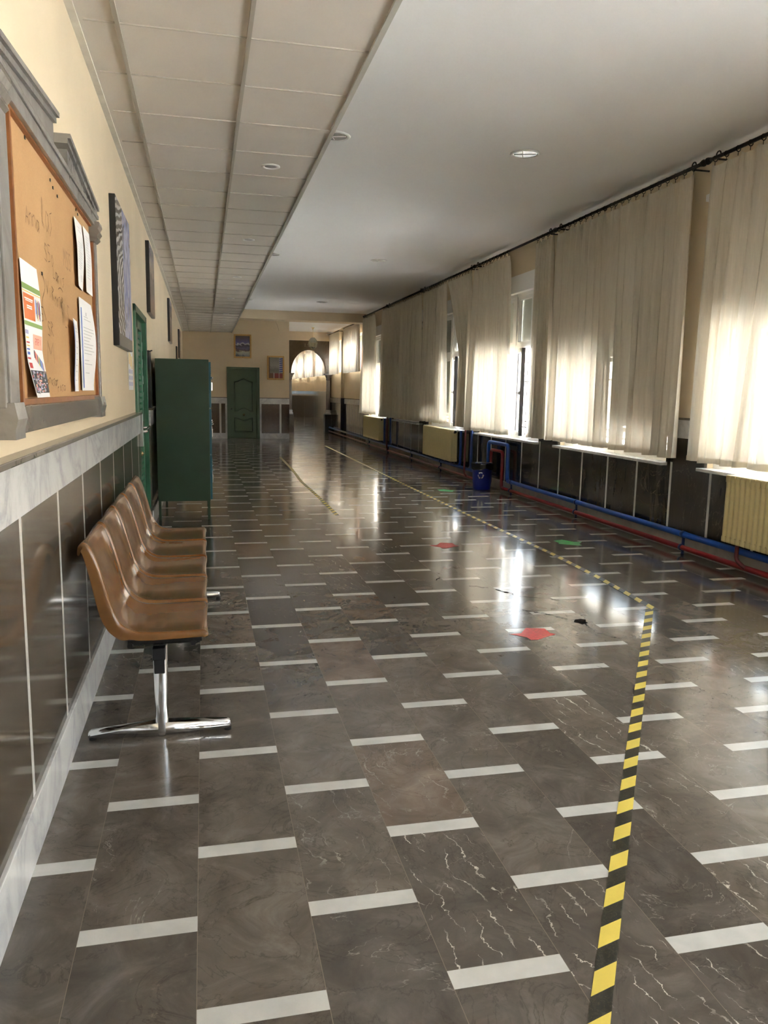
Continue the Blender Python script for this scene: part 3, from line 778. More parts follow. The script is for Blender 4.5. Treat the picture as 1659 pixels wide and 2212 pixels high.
# ------------------------------------------------------------------ RECYCLING BIN
bx, by = 4.075, 11.10
t_ = thing('recycling_bin', 'round blue recycling bin with black bag beside the pipe loop', 'bin', (bx, by, 0))
mt = Matrix.Translation((bx, by, 0))
MB().lathe([(0.0, 0.0), (0.125, 0.0), (0.13, 0.01), (0.158, 0.385), (0.164, 0.39), (0.158, 0.395), (0.15, 0.385), (0.122, 0.02), (0.0, 0.02)], 36, mt).build('bin_body', BINB, t_)
bg_ = MB(); n = 40; rows = [(0.1595, 0.31), (0.162, 0.34), (0.165, 0.39), (0.163, 0.402), (0.150, 0.395), (0.135, 0.30)]
def fb(u, v):
    k = v*(len(rows)-1); i = min(int(k), len(rows)-2); s = k-i
    r = rows[i][0]*(1-s)+rows[i+1][0]*s; z = rows[i][1]*(1-s)+rows[i+1][1]*s
    a = 2*PI*u; r += 0.0025*math.sin(11*a)+0.0015*math.sin(23*a+1); z += (0.012*math.sin(3*a)+0.006*math.sin(7*a))*(1-min(1, v*2))
    return Vector((bx+r*math.cos(a), by+r*math.sin(a), z))
bg_.grid(fb, 80, 12).build('bin_bag', BAG, t_)
sy = MB()
for k in range(3):                                         # recycling mark: three bent arrows
    base = math.radians(-118)
    def PT(u, v):  # u along (m), v up, on the cylinder
        r = 0.1535; a = base+u/r; zz = 0.225+v; rr = 0.1452+ (zz-0.2)*0.075+0.002
        return Vector((bx+rr*math.cos(a), by+rr*math.sin(a), zz))
    a0 = math.radians(90+120*k-42); a1 = math.radians(90+120*k+28)
    prev = None
    for q in range(7):
        a = a0+(a1-a0)*q/6; ri, ro = 0.030, 0.046
        cur = [sy.bm.verts.new(PT(ri*math.cos(a), ri*1.1*math.sin(a))), sy.bm.verts.new(PT(ro*math.cos(a), ro*1.1*math.sin(a)))]
        if prev: sy.bm.faces.new((prev[0], prev[1], cur[1], cur[0]))
        prev = cur
    a2 = a1+math.radians(28)
    tri = [PT(0.022*math.cos(a1), 0.024*math.sin(a1)), PT(0.056*math.cos(a1), 0.062*math.sin(a1)), PT(0.038*math.cos(a2), 0.042*math.sin(a2))]
    sy.bm.faces.new([sy.bm.verts.new(p) for p in tri])
sy.build('recycling_mark', PAPER, t_)

# ------------------------------------------------------------------ DOOR IN THE END WALL
t_ = thing('door_1', None, None, ((FD0+FD1)/2, YF, 0), kind='structure')
f = MB()
for (a, b, c, d) in ((FD0-0.055, FD0+0.02, 0, FDZ+0.06), (FD1-0.02, FD1+0.055, 0, FDZ+0.06), (FD0-0.055, FD1+0.055, FDZ-0.01, FDZ+0.06)):
    f.box(a, b, YF-0.045, YF+0.12, c, d, 0.006)
f.build('door_frame', GREEND, t_)
lf = MB(); lf.box(FD0+0.02, FD1-0.02, YF+0.03, YF+0.07, 0.005, FDZ-0.01)
leafo = lf.build('door_leaf', GREEND, t_)
cxd = (FD0+FD1)/2+0.01; hw = 0.27
def ogee(kind, s=0.0):
    """closed outline (x,z) of the raised panels; s insets it"""
    P = []
    if kind == 'top':
        zt_, zb_ = 1.66, 0.72
        n = 10
        P.append((-hw+s, zb_+0.06+s)); P.append((-hw+s, zt_-s))
        for i in range(n+1):
            u = -1+2*i/n; P.append((u*(hw-s), zt_-s+0.10*(1-abs(u))**1.0*(0.5+0.5*math.cos(PI*u))**0.3))
        P.append((hw-s, zt_-s)); P.append((hw-s, zb_+0.06+s))
        for i in range(n+1):
            u = 1-2*i/n; P.append((u*(hw-s), zb_+s+0.06+0.09*(0.5+0.5*math.cos(PI*u))))
    else:
        zt_, zb_ = 0.62, 0.20; n = 10
        P.append((-hw+s, zb_+s)); P.append((-hw+s, zt_-s))
        for i in range(n+1):
            u = -1+2*i/n; P.append((u*(hw-s), zt_-s-0.07*(0.5+0.5*math.cos(PI*u))))
        P.append((hw-s, zt_-s)); P.append((hw-s, zb_+s))
    out = []
    for p in P:
        if not out or (abs(p[0]-out[-1][0])+abs(p[1]-out[-1][1])) > 1e-4: out.append(p)
    return [(cxd+a, b) for a, b in out]
def ring_mould(mb, o, i, y0, y1):
    n = len(o); ym = y0
    A = [mb.bm.verts.new((x, y1, z)) for x, z in o]
    m_ = [((a[0]+b[0])/2, (a[1]+b[1])/2) for a, b in zip(o, i)]
    B = [mb.bm.verts.new((x, y0, z)) for x, z in m_]
    C = [mb.bm.verts.new((x, y1, z)) for x, z in i]
    for k in range(n):
        j = (k+1) % n
        mb.bm.faces.new((A[k], A[j], B[j], B[k])); mb.bm.faces.new((B[k], B[j], C[j], C[k]))
for kd in ('top', 'low'):
    w = MB(); ring_mould(w, ogee(kd, 0.0), ogee(kd, 0.030), YF-0.008, YF+0.031); w.build('panel_moulding', GREEND, leafo)
    w = MB(); pl = ogee(kd, 0.075); w.prism(pl, YF+0.005, YF+0.031, 'y'); w.build('raised_panel', GREEND, leafo)
w = MB(); w.lathe([(0.0, 0.075), (0.022, 0.07), (0.035, 0.05), (0.032, 0.03), (0.014, 0.02), (0.014, 0.008), (0.03, 0.0)], 20, Matrix.Translation((cxd, YF+0.03, 0.70)) @ Matrix.Rotation(PI/2, 4, 'X'))
w.build('door_knob', BRASS, leafo)
w = MB(); w.lathe([(0.0, 0.02), (0.018, 0.015), (0.02, 0.0)], 14, Matrix.Translation((FD0+0.075, YF+0.03, 0.865)) @ Matrix.Rotation(PI/2, 4, 'X')); w.build('lock', BLACKP, leafo)

# ------------------------------------------------------------------ GREEN DOOR IN THE LEFT WALL
t_ = thing('door_2', None, None, (XL, (DL0+DL1)/2, 0), kind='structure')
f = MB()
for (a, b, c, d) in ((DL0-0.06, DL0+0.01, 0, DLZ+0.05), (DL1-0.01, DL1+0.06, 0, DLZ+0.05), (DL0-0.06, DL1+0.06, DLZ-0.01, DLZ+0.05)):
    f.box(XL-0.18, XL+0.02, a, b, c, d, 0.004)
f.build('door_frame', GREENL, t_)
lf = MB(); xl = XL-0.07
lf.box(xl-0.02, xl+0.02, DL0+0.01, DL1-0.01, 0.005, DLZ-0.01)
for (a, b, c, d) in ((DL0+0.01, DL0+0.10, 0.01, DLZ-0.01), (DL1-0.10, DL1-0.01, 0.01, DLZ-0.01), (DL0+0.55, DL0+0.66, 0.01, DLZ-0.01), (DL0+0.1, DL1-0.1, 0.01, 0.14), (DL0+0.1, DL1-0.1, 1.0, 1.1), (DL0+0.1, DL1-0.1, DLZ-0.1, DLZ-0.01)):
    lf.box(xl+0.018, xl+0.05, a, b, c, d, 0.006)
lo = lf.build('door_leaf', GREENL, t_)
sl = MB()
for base, top in ((0.16, 0.98), (1.12, DLZ-0.12)):
    z = base
    while z < top:
        sl.box(xl+0.018, xl+0.040, DL0+0.68, DL1-0.11, z, z+0.035, 0.0); z += 0.055
sl.build('louvres', simple('louvre_green', (0.10, 0.34, 0.20), 0.2), lo)
st = MB()
for k in range(4):
    st.box(xl+0.0505, xl+0.052, DL1-0.085, DL1-0.03, 1.30+0.16*k, 1.38+0.16*k)
st.build('pale_panes', simple('pale_green_glass', (0.28, 0.45, 0.36), 0.2), lo)
hd = MB(); hd.box(xl+0.05, xl+0.058, DL0+0.56, DL0+0.61, 0.88, 1.14, 0.003); hd.tube(arc_path([(xl+0.055, DL0+0.585, 1.06), (xl+0.105, DL0+0.585, 1.06), (xl+0.105, DL0+0.71, 1.06)], 0.02), 0.010, 10)
hd.build('lever_handle', CHROME, lo)
lk = MB(); lk.lathe([(0.0, 0.03), (0.02, 0.02), (0.022, 0.0)], 14, Matrix.Translation((xl+0.05, DL0+0.585, 0.82)) @ Matrix.Rotation(PI/2, 4, 'Y')); lk.build('keyhole_cover', BRASS, lo)
# second lever: standing proud at the dado end, as seen from the hall
hd = MB(); hd.box(XL-0.02, XL+0.055, DL0-0.045, DL0-0.035, 0.93, 1.21, 0.004)
hd.build('push_plate', simple('brushed_grey', (0.33, 0.36, 0.35), 0.3, 0.6), t_)
hd = MB(); hd.tube(arc_path([(XL+0.02, DL0+0.01, 1.055), (XL+0.085, DL0+0.01, 1.055), (XL+0.085, DL0+0.15, 1.06)], 0.025), [0.012]*8+[0.014]*0, 12) if False else hd.tube(arc_path([(XL+0.02, DL0+0.01, 1.055), (XL+0.075, DL0+0.01, 1.055), (XL+0.075, DL0+0.42, 1.06)], 0.025), 0.013, 12)
hd.build('door_handle', CHROME, t_)

# ------------------------------------------------------------------ NOTICE BOARD
nb = thing('notice_board', 'large cork notice board in a grey stone frame with broken pediment', 'notice board', (XL, 3.5, 1.27))
MB().box(XL, -0.536, 2.55, 4.28, 1.37, 2.22).build('cork_panel', CORK, nb)
w = MB(); frame_rect(w, XL, -0.522, 2.535, 4.293, 1.362, 2.222, 0.020); w.build('wooden_lath', WOODR, nb)
w = MB(); w.box(XL, -0.512, 2.28, 2.445, 1.36, 2.22, 0.004); w.box(XL, -0.505, 2.305, 2.415, 1.36, 2.2, 0.004); w.build('jamb', STONEL, nb)
w = MB(); w.box(XL, -0.514, 4.292, 4.35, 1.36, 2.22, 0.004); w.build('jamb', STONEL, nb)
w = MB(); w.box(XL, -0.508, 2.28, 4.34, 2.21, 2.275, 0.003); w.box(XL, -0.500, 2.28, 4.36, 2.255, 2.275, 0.003); w.build('lintel', STONEL, nb)
def corbel(y0, y1):
    w = MB(); prof = [(-0.555, 2.228), (-0.487, 2.228), (-0.484, 2.212), (-0.494, 2.195), (-0.486, 2.178), (-0.497, 2.162), (-0.494, 2.15), (-0.510, 2.135), (-0.555, 2.13)]
    w.prism(prof, y0, y1, 'y'); return w
corbel(2.285, 2.405).build('capital', STONE, nb); corbel(4.24, 4.35).build('capital', STONE, nb)
def pediment(poly, capline):
    w = MB(); w.prism(poly, XL, -0.512, 'x')
    (a, b) = capline
    w.prism([(a[0], a[1]-0.017), (b[0], b[1]-0.017), (b[0], b[1]), (a[0], a[1])], XL, -0.489, 'x')
    w.prism([(a[0], a[1]-0.036), (b[0], b[1]-0.036), (b[0], b[1]-0.017), (a[0], a[1]-0.017)], XL, -0.500, 'x')
    return w
pediment([(2.36, 2.275), (3.20, 2.275), (3.20, 2.375), (2.36, 2.30)], ((2.33, 2.322), (3.20, 2.397))).build('pediment_half', STONEL, nb)
pediment([(3.50, 2.275), (4.33, 2.275), (4.33, 2.29), (3.50, 2.37)], ((3.44, 2.398), (4.30, 2.303))).build('pediment_half', STONEL, nb)
w = MB(); w.box(XL, -0.503, 2.33, 4.26, 1.285, 1.364, 0.004); w.build('shelf', STONE, nb)
for a, b in ((2.285, 2.405), (4.12, 4.29)):
    w = MB(); w.prism([(XL, 1.275), (-0.494, 1.275), (-0.494, 1.30), (-0.486, 1.33), (-0.494, 1.375), (XL, 1.375)], a, b, 'y'); w.build('end_block', STONEL, nb)
# marker scribbles on the cork
def stroke(mb, pts, wd=0.004, x=-0.5352):
    pv = None
    for i, (y, z) in enumerate(pts):
        d = Vector((pts[min(i+1, len(pts)-1)][0]-pts[max(i-1, 0)][0], pts[min(i+1, len(pts)-1)][1]-pts[max(i-1, 0)][1]))
        d = d.normalized() if d.length > 0 else Vector((1, 0)); n_ = Vector((-d.y, d.x))*wd/2
        c = [mb.bm.verts.new((x, y+n_.x, z+n_.y)), mb.bm.verts.new((x, y-n_.x, z-n_.y))]
        if pv: mb.bm.faces.new((pv[0], pv[1], c[1], c[0]))
        pv = c
sc = MB()
def letters(s, y, z, h, w_):
    G = {'A': [[(0, 0), (.5, 1), (1, 0)], [(.2, .4), (.8, .4)]], 'n': [[(0, 0), (0, .7)], [(0, .5), (.5, .7), (.9, .5), (.9, 0)]], 'a': [[(.9, .6), (.3, .7), (0, .3), (.4, 0), (.9, .3), (.9, .7), (1, 0)]],
         'l': [[(.3, 0), (.1, .5), (.4, 1), (.6, .8), (.3, .2), (.8, 0)]], 'M': [[(0, 0), (.1, 1), (.5, .4), (.9, 1), (1, 0)]], 'W': [[(0, 1), (.25, 0), (.5, .7), (.75, 0), (1, 1)]],
         's': [[(.9, .9), (.2, .8), (.7, .4), (.1, 0)]], 'r': [[(0, 0), (0, .7)], [(0, .5), (.6, .7)]], 'S': [[(.9, .9), (.3, 1), (.1, .7), (.8, .4), (.7, 0), (0, .1)]], '5': [[(.9, 1), (.1, 1), (.1, .6), (.8, .5), (.8, .1), (.1, 0)]],
         'o': [[(.5, .7), (.1, .4), (.4, 0), (.9, .3), (.5, .7)]], 'i': [[(.4, 0), (.4, .7)]], 'L': [[(.1, 1), (.1, 0), (.9, 0)]], 'V': [[(0, 1), (.5, 0), (1, 1)]], 'R': [[(0, 0), (0, 1), (.8, .8), (0, .5), (.9, 0)]]}
    for ch in s:
        for st_ in G.get(ch, []):
            pts = []
            for q in range(len(st_)-1):
                for e in range(4):
                    u = e/4; pts.append((y+w_*(st_[q][0]*(1-u)+st_[q+1][0]*u)+random.uniform(-.001, .001), z+h*(st_[q][1]*(1-u)+st_[q+1][1]*u)+random.uniform(-.001, .001)))
            pts.append((y+w_*st_[-1][0], z+h*st_[-1][1])); stroke(sc, pts, 0.0035)
        y += w_*1.25; z += random.uniform(-0.006, 0.006)
letters('Anna', 2.76, 1.93, 0.055, 0.045); letters('las', 3.02, 1.97, 0.10, 0.06); letters('S5o', 3.05, 1.86, 0.06, 0.05); letters('Laris', 3.20, 1.82, 0.045, 0.04)
letters('MSS', 3.45, 1.90, 0.07, 0.05); letters('M', 3.02, 1.505, 0.075, 0.13); letters('WLS', 3.36, 1.66, 0.09, 0.05); letters('5', 2.93, 1.64, 0.05, 0.05); letters('SR', 3.05, 1.60, 0.05, 0.05)
letters('aonosar', 2.96, 1.43, 0.03, 0.03); letters('rosa', 3.2, 1.40, 0.03, 0.035); letters('ViR', 3.05, 1.745, 0.05, 0.045); letters('nosoR', 3.22, 1.72, 0.05, 0.03)
stroke(sc, [(3.00+0.03*math.sin(i*.5), 1.80-0.01*i) for i in range(16)], 0.004); stroke(sc, [(3.30+0.1*i/10, 1.80-0.004*(i-5)**2/10) for i in range(11)], 0.004)
sc.build('marker_scribbles', simple('marker_brown', (0.16, 0.07, 0.025), 0.7), nb)
holes = MB()
for (y, z) in ((2.80, 2.19), (3.22, 2.165), (3.27, 2.15), (3.80, 2.205), (3.83, 2.19), (3.88, 2.18), (3.36, 2.14), (2.98, 1.80)):
    holes.box(-0.5362, -0.533, y, y+0.012, z, z+0.010)
holes.build('drawing_pins', BLACKP, nb)

# papers
def sheet(label, y0, y1, z0, z1, patches=(), curl=lambda u, v: 0.0, skew=0.0, group='sheets pinned to the cork board', x=-0.531, name='pinned_sheet', cat='paper', mats=None):
    mats = [PAPER, PRINT, INKB, INKO, INKG, INKR, INKP, INKK, INKY, INKL] if mats is None else mats
    P = lambda u, v, d=0.0: Vector((x+curl(u, v)+d, y0+(y1-y0)*u+skew*v, z1+(z0-z1)*v))
    w = MB(); w.grid(lambda u, v: P(u, v), 10, 16)
    for (u0, u1, v0, v1, mi) in patches:
        w.grid(lambda u, v: P(u0+(u1-u0)*u, v0+(v1-v0)*v, 0.0009), max(1, int(10*(u1-u0))), max(1, int(16*(v1-v0))), mi=mi)
    o = w.build(name, mats); return tag(o, label, cat, group)
rr = random.Random(3)
pa = [(0, 1, .165, .205, 4), (0, .97, .215, .222, 8), (.03, .6, .235, .42, 3), (.08, .52, .265, .275, 0), (.12, .5, .28, .287, 0), (.18, .45, .315, .325, 0), (.18, .45, .33, .34, 0), (0, 1, .435, .465, 4),
      (.42, .95, .52, .63, 6), (.0, .17, .50, .53, 9), (.02, .17, .55, .56, 8), (.02, .2, .585, .595, 5), (.03, .2, .61, .617, 8), (.02, .19, .635, .645, 2), (.04, .18, .66, .68, 2),
      (.02, .2, .70, .72, 5), (.05, .22, .74, .78, 5)]
for q in range(9):   # coloured figures
    pa.append((.66+.03*(q % 9), .69+.03*(q % 9), .25+.01*(q % 3), .36+.015*((q*5) % 4), [2, 9, 7, 8, 2, 9, 5, 7, 1][q]))
for q in range(12): pa.append((.42+.042*q, .46+.042*q, .64+.008*q, .70+.010*q, [7, 5, 6, 3, 2, 8, 4, 2, 9, 2, 1, 6][q]))
def seg7(d, u, v, w_, h_, mi):
    S7 = {'2': 'abged', '0': 'abcdef', '1': 'bc'}[d]; t = 0.012; o = []
    R7 = {'a': (0, 1, 0, 0), 'g': (0, 1, .5, .5), 'd': (0, 1, 1, 1)}
    for c in S7:
        if c in 'agd': q = {'a': 0, 'g': .5, 'd': 1}[c]; o.append((u, u+w_, v+h_*q-.003, v+h_*q+.003, mi))
        else:
            uu = u if c in 'fe' else u+w_-t*1.5; vv = v if c in 'fb' else v+h_/2
            o.append((uu, uu+t*1.5, vv, vv+h_/2, mi))
    return o
for q, d in enumerate('2021'): pa += seg7(d, .53+.085*q, .55, .055, .045, 5)
for q in range(80):
    u = rr.uniform(.03, .86); v = rr.uniform(.80, .955); pa.append((u, u+rr.uniform(.03, .12), v, v+rr.uniform(.006, .022), rr.choice([7, 1, 6, 1, 9, 1, 5])))
pa.insert(0, (.02, .98, .795, .965, 7))
sheet('long colourful poster with green bands, orange box and the year 2021', 2.60, 2.85, 1.385, 1.80, pa, lambda u, v: 0.004+0.012*u*abs(math.sin(v*5))*0.5+0.035*max(0, v-0.72)*2.2*(0.4+0.6*(1-u)), skew=0.055)
def lines(v0, v1, n, u0, u1, th=0.006, mi=1, rs=1):
    r_ = random.Random(rs); return [(u0, u0+(u1-u0)*r_.uniform(0.5, 1), v0+(v1-v0)*k/n, v0+(v1-v0)*k/n+th, mi) for k in range(n)]
sheet('white sheet pinned at upper right of the cork, left one of two', 3.71, 3.93, 1.855, 2.145, lines(.1, .2, 2, .3, .8)+lines(.33, .75, 12, .2, .8, rs=2)+lines(.8, .9, 4, .5, .8, rs=3), lambda u, v: 0.004+0.014*v*v*(1-u)+0.006*math.sin(4*v))
sheet('white sheet pinned at upper right of the cork, right one of two', 3.97, 4.18, 1.86, 2.155, lines(.12, .8, 16, .25, .8, rs=4), lambda u, v: 0.004+0.010*v*v+0.005*math.sin(4*v))
sheet('narrow white sheet with blue edge, low on the cork near the right', 3.49, 3.68, 1.402, 1.70, [(.0, .10, .02, 1, 2)]+lines(.12, .2, 2, .3, .9)+lines(.3, .8, 6, .3, .7, rs=5)+lines(.84, .88, 1, .2, .9), lambda u, v: 0.004+0.020*(1-u)*0.6+0.004*math.sin(5*v))
sheet('wide white typed letter with a blue stripe, at lower right of the cork', 3.76, 4.15, 1.405, 1.815, [(.10, .17, .10, .97, 2), (.45, .5, .13, .17, 1)]+lines(.18, .24, 2, .3, .8)+lines(.30, .62, 9, .25, .95, rs=6)+lines(.66, .74, 2, .25, .8)+lines(.8, .84, 1, .3, .8), lambda u, v: 0.004+0.022*math.sin(PI*min(1, v*1.1))*u*u*0.8)
# information sheet near the door
pd = []
for r_ in range(3):
    for c in range(3): pd.append((.12+.28*c, .30+.28*c, .60+.12*r_, .68+.12*r_, 9))
for c in range(3): pd.append((.15+.27*c, .30+.27*c, .25+.04*c, .50+.04*c, 8))
pd += [(.2, .9, .08, .11, 9), (.1, .6, .16, .18, 1)]
sheet('white information sheet with small grey boxes, on the plaster just left of the green door', 6.33, 6.74, 1.405, 1.80, pd, x=XL+0.003, name='information_sheet', group='sheets on the wall')

# ------------------------------------------------------------------ PICTURES ON THE LEFT WALL
def wall_picture(label, y0, y1, z0, z1, art, th=0.038, x0=XL, framed=True, sidem=BLACKP):
    t_ = thing('picture', label, 'picture', (x0, (y0+y1)/2, z0), 'black edged pictures on the left wall')
    w = MB(); w.box(x0, x0+th, y0, y1, z0, z1, 0.002); w.build('picture_body', sidem, t_)
    w = MB(); w.box(x0+th-0.001, x0+th+0.0015, y0+0.004, y1-0.004, z0+0.004, z1-0.004); w.build('printed_front', art, t_)
    return t_
def mat_wavy():
    m, t, b = nt('monochrome_waves')
    g = t.nodes.new('ShaderNodeNewGeometry'); sx = N(t, 'ShaderNodeSeparateXYZ'); t.links.new(g.outputs['Position'], sx.inputs[0])
    wv = N(t, 'ShaderNodeTexWave', wave_type='RINGS'); wv.inputs['Scale'].default_value = 3.5; wv.inputs['Distortion'].default_value = 6; wv.inputs['Detail'].default_value = 2; wv.inputs['Detail Scale'].default_value = 1.5
    mp = N(t, 'ShaderNodeMapping'); mp.inputs['Scale'].default_value = (1, 0.8, 2.2); mp.inputs['Location'].default_value = (0, -5.0, -4.5)
    t.links.new(g.outputs['Position'], mp.inputs[0]); t.links.new(mp.outputs[0], wv.inputs['Vector'])
    c1 = ramp(t, wv.outputs['Fac'], [(0.25, (0.05, 0.045, 0.045)), (0.75, (0.55, 0.53, 0.52))])
    c2 = ramp(t, noise(t, objco(t, (1, 1, 0.6)), 5, 3, 0.5, 1.5), [(0.4, (0.30, 0.31, 0.52)), (0.55, (0.55, 0.56, 0.72)), (0.62, (0.12, 0.12, 0.25))])
    s = mth(t, 'GREATER_THAN', sx.outputs['Y'], 5.78)
    c = mix(t, s, c1, c2)
    lowb = mth(t, 'LESS_THAN', sx.outputs['Z'], 1.77)
    c = mix(t, lowb, c, (0.13, 0.12, 0.11))
    t.links.new(c, b.inputs['Base Color']); b.inputs['Roughness'].default_value = 0.25; return m
wall_picture('tall black edged picture with grey waves and blue sky, beside the notice board', 5.38, 6.34, 1.69, 2.62, mat_wavy())
artb = mat_art('muted_brown_art', [(0.0, (0.35, 0.20, 0.12)), (0.4, (0.16, 0.12, 0.12)), (0.7, (0.40, 0.33, 0.28)), (1.0, (0.2, 0.2, 0.3))], 3, 2.2, 2.9)
wall_picture('black edged picture above the left green door frame', 8.68, 9.46, 2.20, 2.92, artb)
wall_picture('narrow looking black edged picture, third along the left wall', 13.75, 14.6, 2.20, 2.90, artb)
wall_picture('farthest large black edged picture on the left wall', 19.3, 20.2, 2.14, 2.80, artb)
wall_picture('small dark picture low on the far left wall', 17.6, 18.0, 2.0, 2.32, artb, 0.03)
t_ = tag(MB().box(XL, XL+0.03, 18.2, 18.5, 1.78, 1.98, 0.003).build('wall_plaque', simple('plaque_grey', (0.3, 0.27, 0.22), 0.4)), 'small grey plaque under the dark pictures above the cabinet top', 'plaque')
# black panel between door and cabinet
t_ = thing('black_panel', 'slim black panel leaning on the dado between the green door and the green cabinet', 'panel', (-0.53, 8.5, 1.222))
w = MB(); w.prism([(XL+0.0, 1.80), (XL+0.03, 1.80), (-0.515, 1.224), (XL+0.0, 1.224)], 8.38, 8.62, 'y'); w.build('panel_board', BLACKP, t_)
MB().tube([(XL, 8.40, 1.78), (XL+0.06, 8.40, 1.80)], 0.006, 8).build('hanger', BLACKP, t_)

# ------------------------------------------------------------------ GREEN CABINET
c0, c1_, cx0, cx1 = 8.72, 10.3, -0.492, 0.062
cb = thing('locker_cabinet', 'dark green metal cabinet on legs with teal doors against the left wall', 'cabinet', ((cx0+cx1)/2, 9.5, 0))
w = MB(); w.box(cx0, cx1, c0, c1_, 0.21, 1.735, 0.004); w.build('cabinet_body', GREENC, cb)
for i in range(3):
    for j in range(3):
        a = c0+0.01+(c1_-c0-0.02)/3*i; b = a+(c1_-c0-0.02)/3-0.01; z0 = 0.225+0.5*j; z1 = z0+0.485
        d = MB(); d.box(cx1, cx1+0.022, a, b, z0, z1, 0.003); do = d.build('cabinet_door', TEAL, cb)
        h = MB(); h.box(cx1+0.022, cx1+0.036, a+0.03, a+0.05, z0+0.18, z0+0.27, 0.003); h.tube([(cx1+0.022, a+0.04, z0+0.32), (cx1+0.045, a+0.04, z0+0.32)], 0.009, 10); h.build('handle', CHROME, do)
        v = MB()
        for q in range(4): v.box(cx1+0.021, cx1+0.026, a+0.18, b-0.15, z1-0.12+0.02*q, z1-0.112+0.02*q)
        v.build('vent_slots', TEAL, do)
for (x, y) in ((cx0+0.015, c0+0.02), (cx1-0.02, c0+0.02), (cx0+0.015, c1_-0.02), (cx1-0.02, c1_-0.02)):
    w = MB(); w.box(x-0.012, x+0.016, y-0.014, y+0.014, 0.0, 0.215, 0.002); w.build('leg', GREENC, cb)

# ------------------------------------------------------------------ PICTURES ON THE END WALL
def end_picture(label, x0, x1, z0, z1, fn, grp='wood framed pictures on the end wall'):
    t_ = thing('framed_picture', label, 'picture', ((x0+x1)/2, YF, z0), grp)
    w = MB(); t = 0.045
    w.box(x0, x0+t, YF-0.03, YF, z0, z1, 0.003); w.box(x1-t, x1, YF-0.03, YF, z0, z1, 0.003); w.box(x0+t, x1-t, YF-0.03, YF, z0, z0+t, 0.003); w.box(x0+t, x1-t, YF-0.03, YF, z1-t, z1, 0.003)
    w.build('frame', WOODF, t_)
    fn(t_, x0+t, x1-t, z0+t, z1-t); 
    MB().box((x0+x1)/2-0.012, (x0+x1)/2+0.012, YF-0.034, YF-0.028, z0+0.015, z0+0.028).build('label_plate', BLACKP, t_)
def art1(t_, a, b, c, d):
    m = mat_art('blue_landscape', [(0.0, (0.10, 0.12, 0.16)), (0.10, (0.30, 0.33, 0.33)), (0.22, (0.42, 0.42, 0.33)), (0.30, (0.07, 0.04, 0.05)), (0.42, (0.10, 0.09, 0.16)), (0.55, (0.03, 0.025, 0.04)), (0.62, (0.55, 0.55, 0.62)), (0.66, (0.12, 0.12, 0.28)), (0.9, (0.10, 0.08, 0.10))], 5, c, d, 1.0)
    m.node_tree.nodes
    MB().box(a, b, YF-0.014, YF-0.002, c, d).build('painting', m, t_)
def art2(t_, a, b, c, d):
    g = mat_art('grey_scribble', [(0.0, (0.30, 0.29, 0.24)), (0.4, (0.20, 0.20, 0.18)), (0.6, (0.36, 0.35, 0.31)), (1.0, (0.24, 0.24, 0.21))], 14, c, d, 3.0)
    w = b-a; h = d-c
    mts = [g, simple('art_brown', (0.14, 0.07, 0.04), .4), simple('art_blue', (0.05, 0.07, 0.30), .4), simple('art_red', (0.20, 0.03, 0.03), .4), simple('art_pale', (0.45, 0.42, 0.42), .4)]
    q = MB(); y0, y1 = YF-0.014, YF-0.002
    q.box(a, b, y0, y1, c, d)
    q.box(a, a+0.08*w, y0-0.001, y1, c+0.2*h, d, mi=1); q.box(a+0.75*w, b, y0-0.001, y1, c+0.27*h, d, mi=4)
    for k in range(7): q.prism([(a+0.77*w, c+(0.29+0.1*k)*h), (b, c+(0.31+0.1*k)*h), (b, c+(0.375+0.1*k)*h), (a+0.77*w, c+(0.345+0.1*k)*h)], y0-0.003, y1, 'y')
    for f in q.bm.faces[-7*6:]: f.material_index = 2
    q.box(a, a+0.4*w, y0-0.001, y1, c, c+0.24*h, mi=1); q.box(a+0.42*w, b, y0-0.001, y1, c, c+0.24*h, mi=3)
    q.box(a+0.34*w, a+0.40*w, y0-0.004, y1, c, c+0.26*h, mi=4); q.box(a+0.72*w, a+0.77*w, y0-0.004, y1, c, c+0.26*h, mi=4)
    q.build('painting', mts, t_)
end_picture('wood framed blue and white landscape, hanging above the far green door', 0.895, 1.395, 2.34, 3.02, art1)
end_picture('wood framed grey, blue and red abstract, right of the far green door', 1.85, 2.35, 1.735, 2.43, art2)
# hairline cable on end wall
tag(MB().tube([(2.10, YF-0.004, 3.42), (2.16, YF-0.004, 3.30), (2.20, YF-0.004, 3.15)], 0.004, 5).build('wall_cable', simple('cable_tan', (0.35, 0.27, 0.17), 0.6)), 'thin loose cable hanging near the top of the end wall', 'cable')

# ------------------------------------------------------------------ LANTERN
lx, ly = 3.49, 25.7
t_ = thing('hanging_lantern', 'faceted glass lantern hanging on a chain before the far arch', 'lantern', (lx, ly, 3.45))
MB().lathe([(0.05, 3.45), (0.05, 3.44), (0.015, 3.41), (0.012, 3.38)], 16, Matrix.Translation((lx, ly, 0))).build('ceiling_rose', BRASS, t_)
ch = MB()
z = 3.40
while z > 3.14: ch.tube([(lx+0.008*math.cos(q*PI/4)*(1 if int(z*50) % 2 else 0), ly+0.008*math.cos(q*PI/4)*(0 if int(z*50) % 2 else 1), z-0.012+0.012*math.sin(q*PI/4)) for q in range(9)], 0.003, 5, False); z -= 0.02
ch.build('chain', BRASS, t_)
fr = MB(); gl = MB(); n = 8; prof = [(0.05, 3.13), (0.12, 3.06), (0.145, 2.96), (0.12, 2.84), (0.03, 2.77)]
for k in range(n):
    a = 2*PI*k/n; fr.tube([(lx+r*math.cos(a), ly+r*math.sin(a), z) for r, z in prof], 0.005, 5)
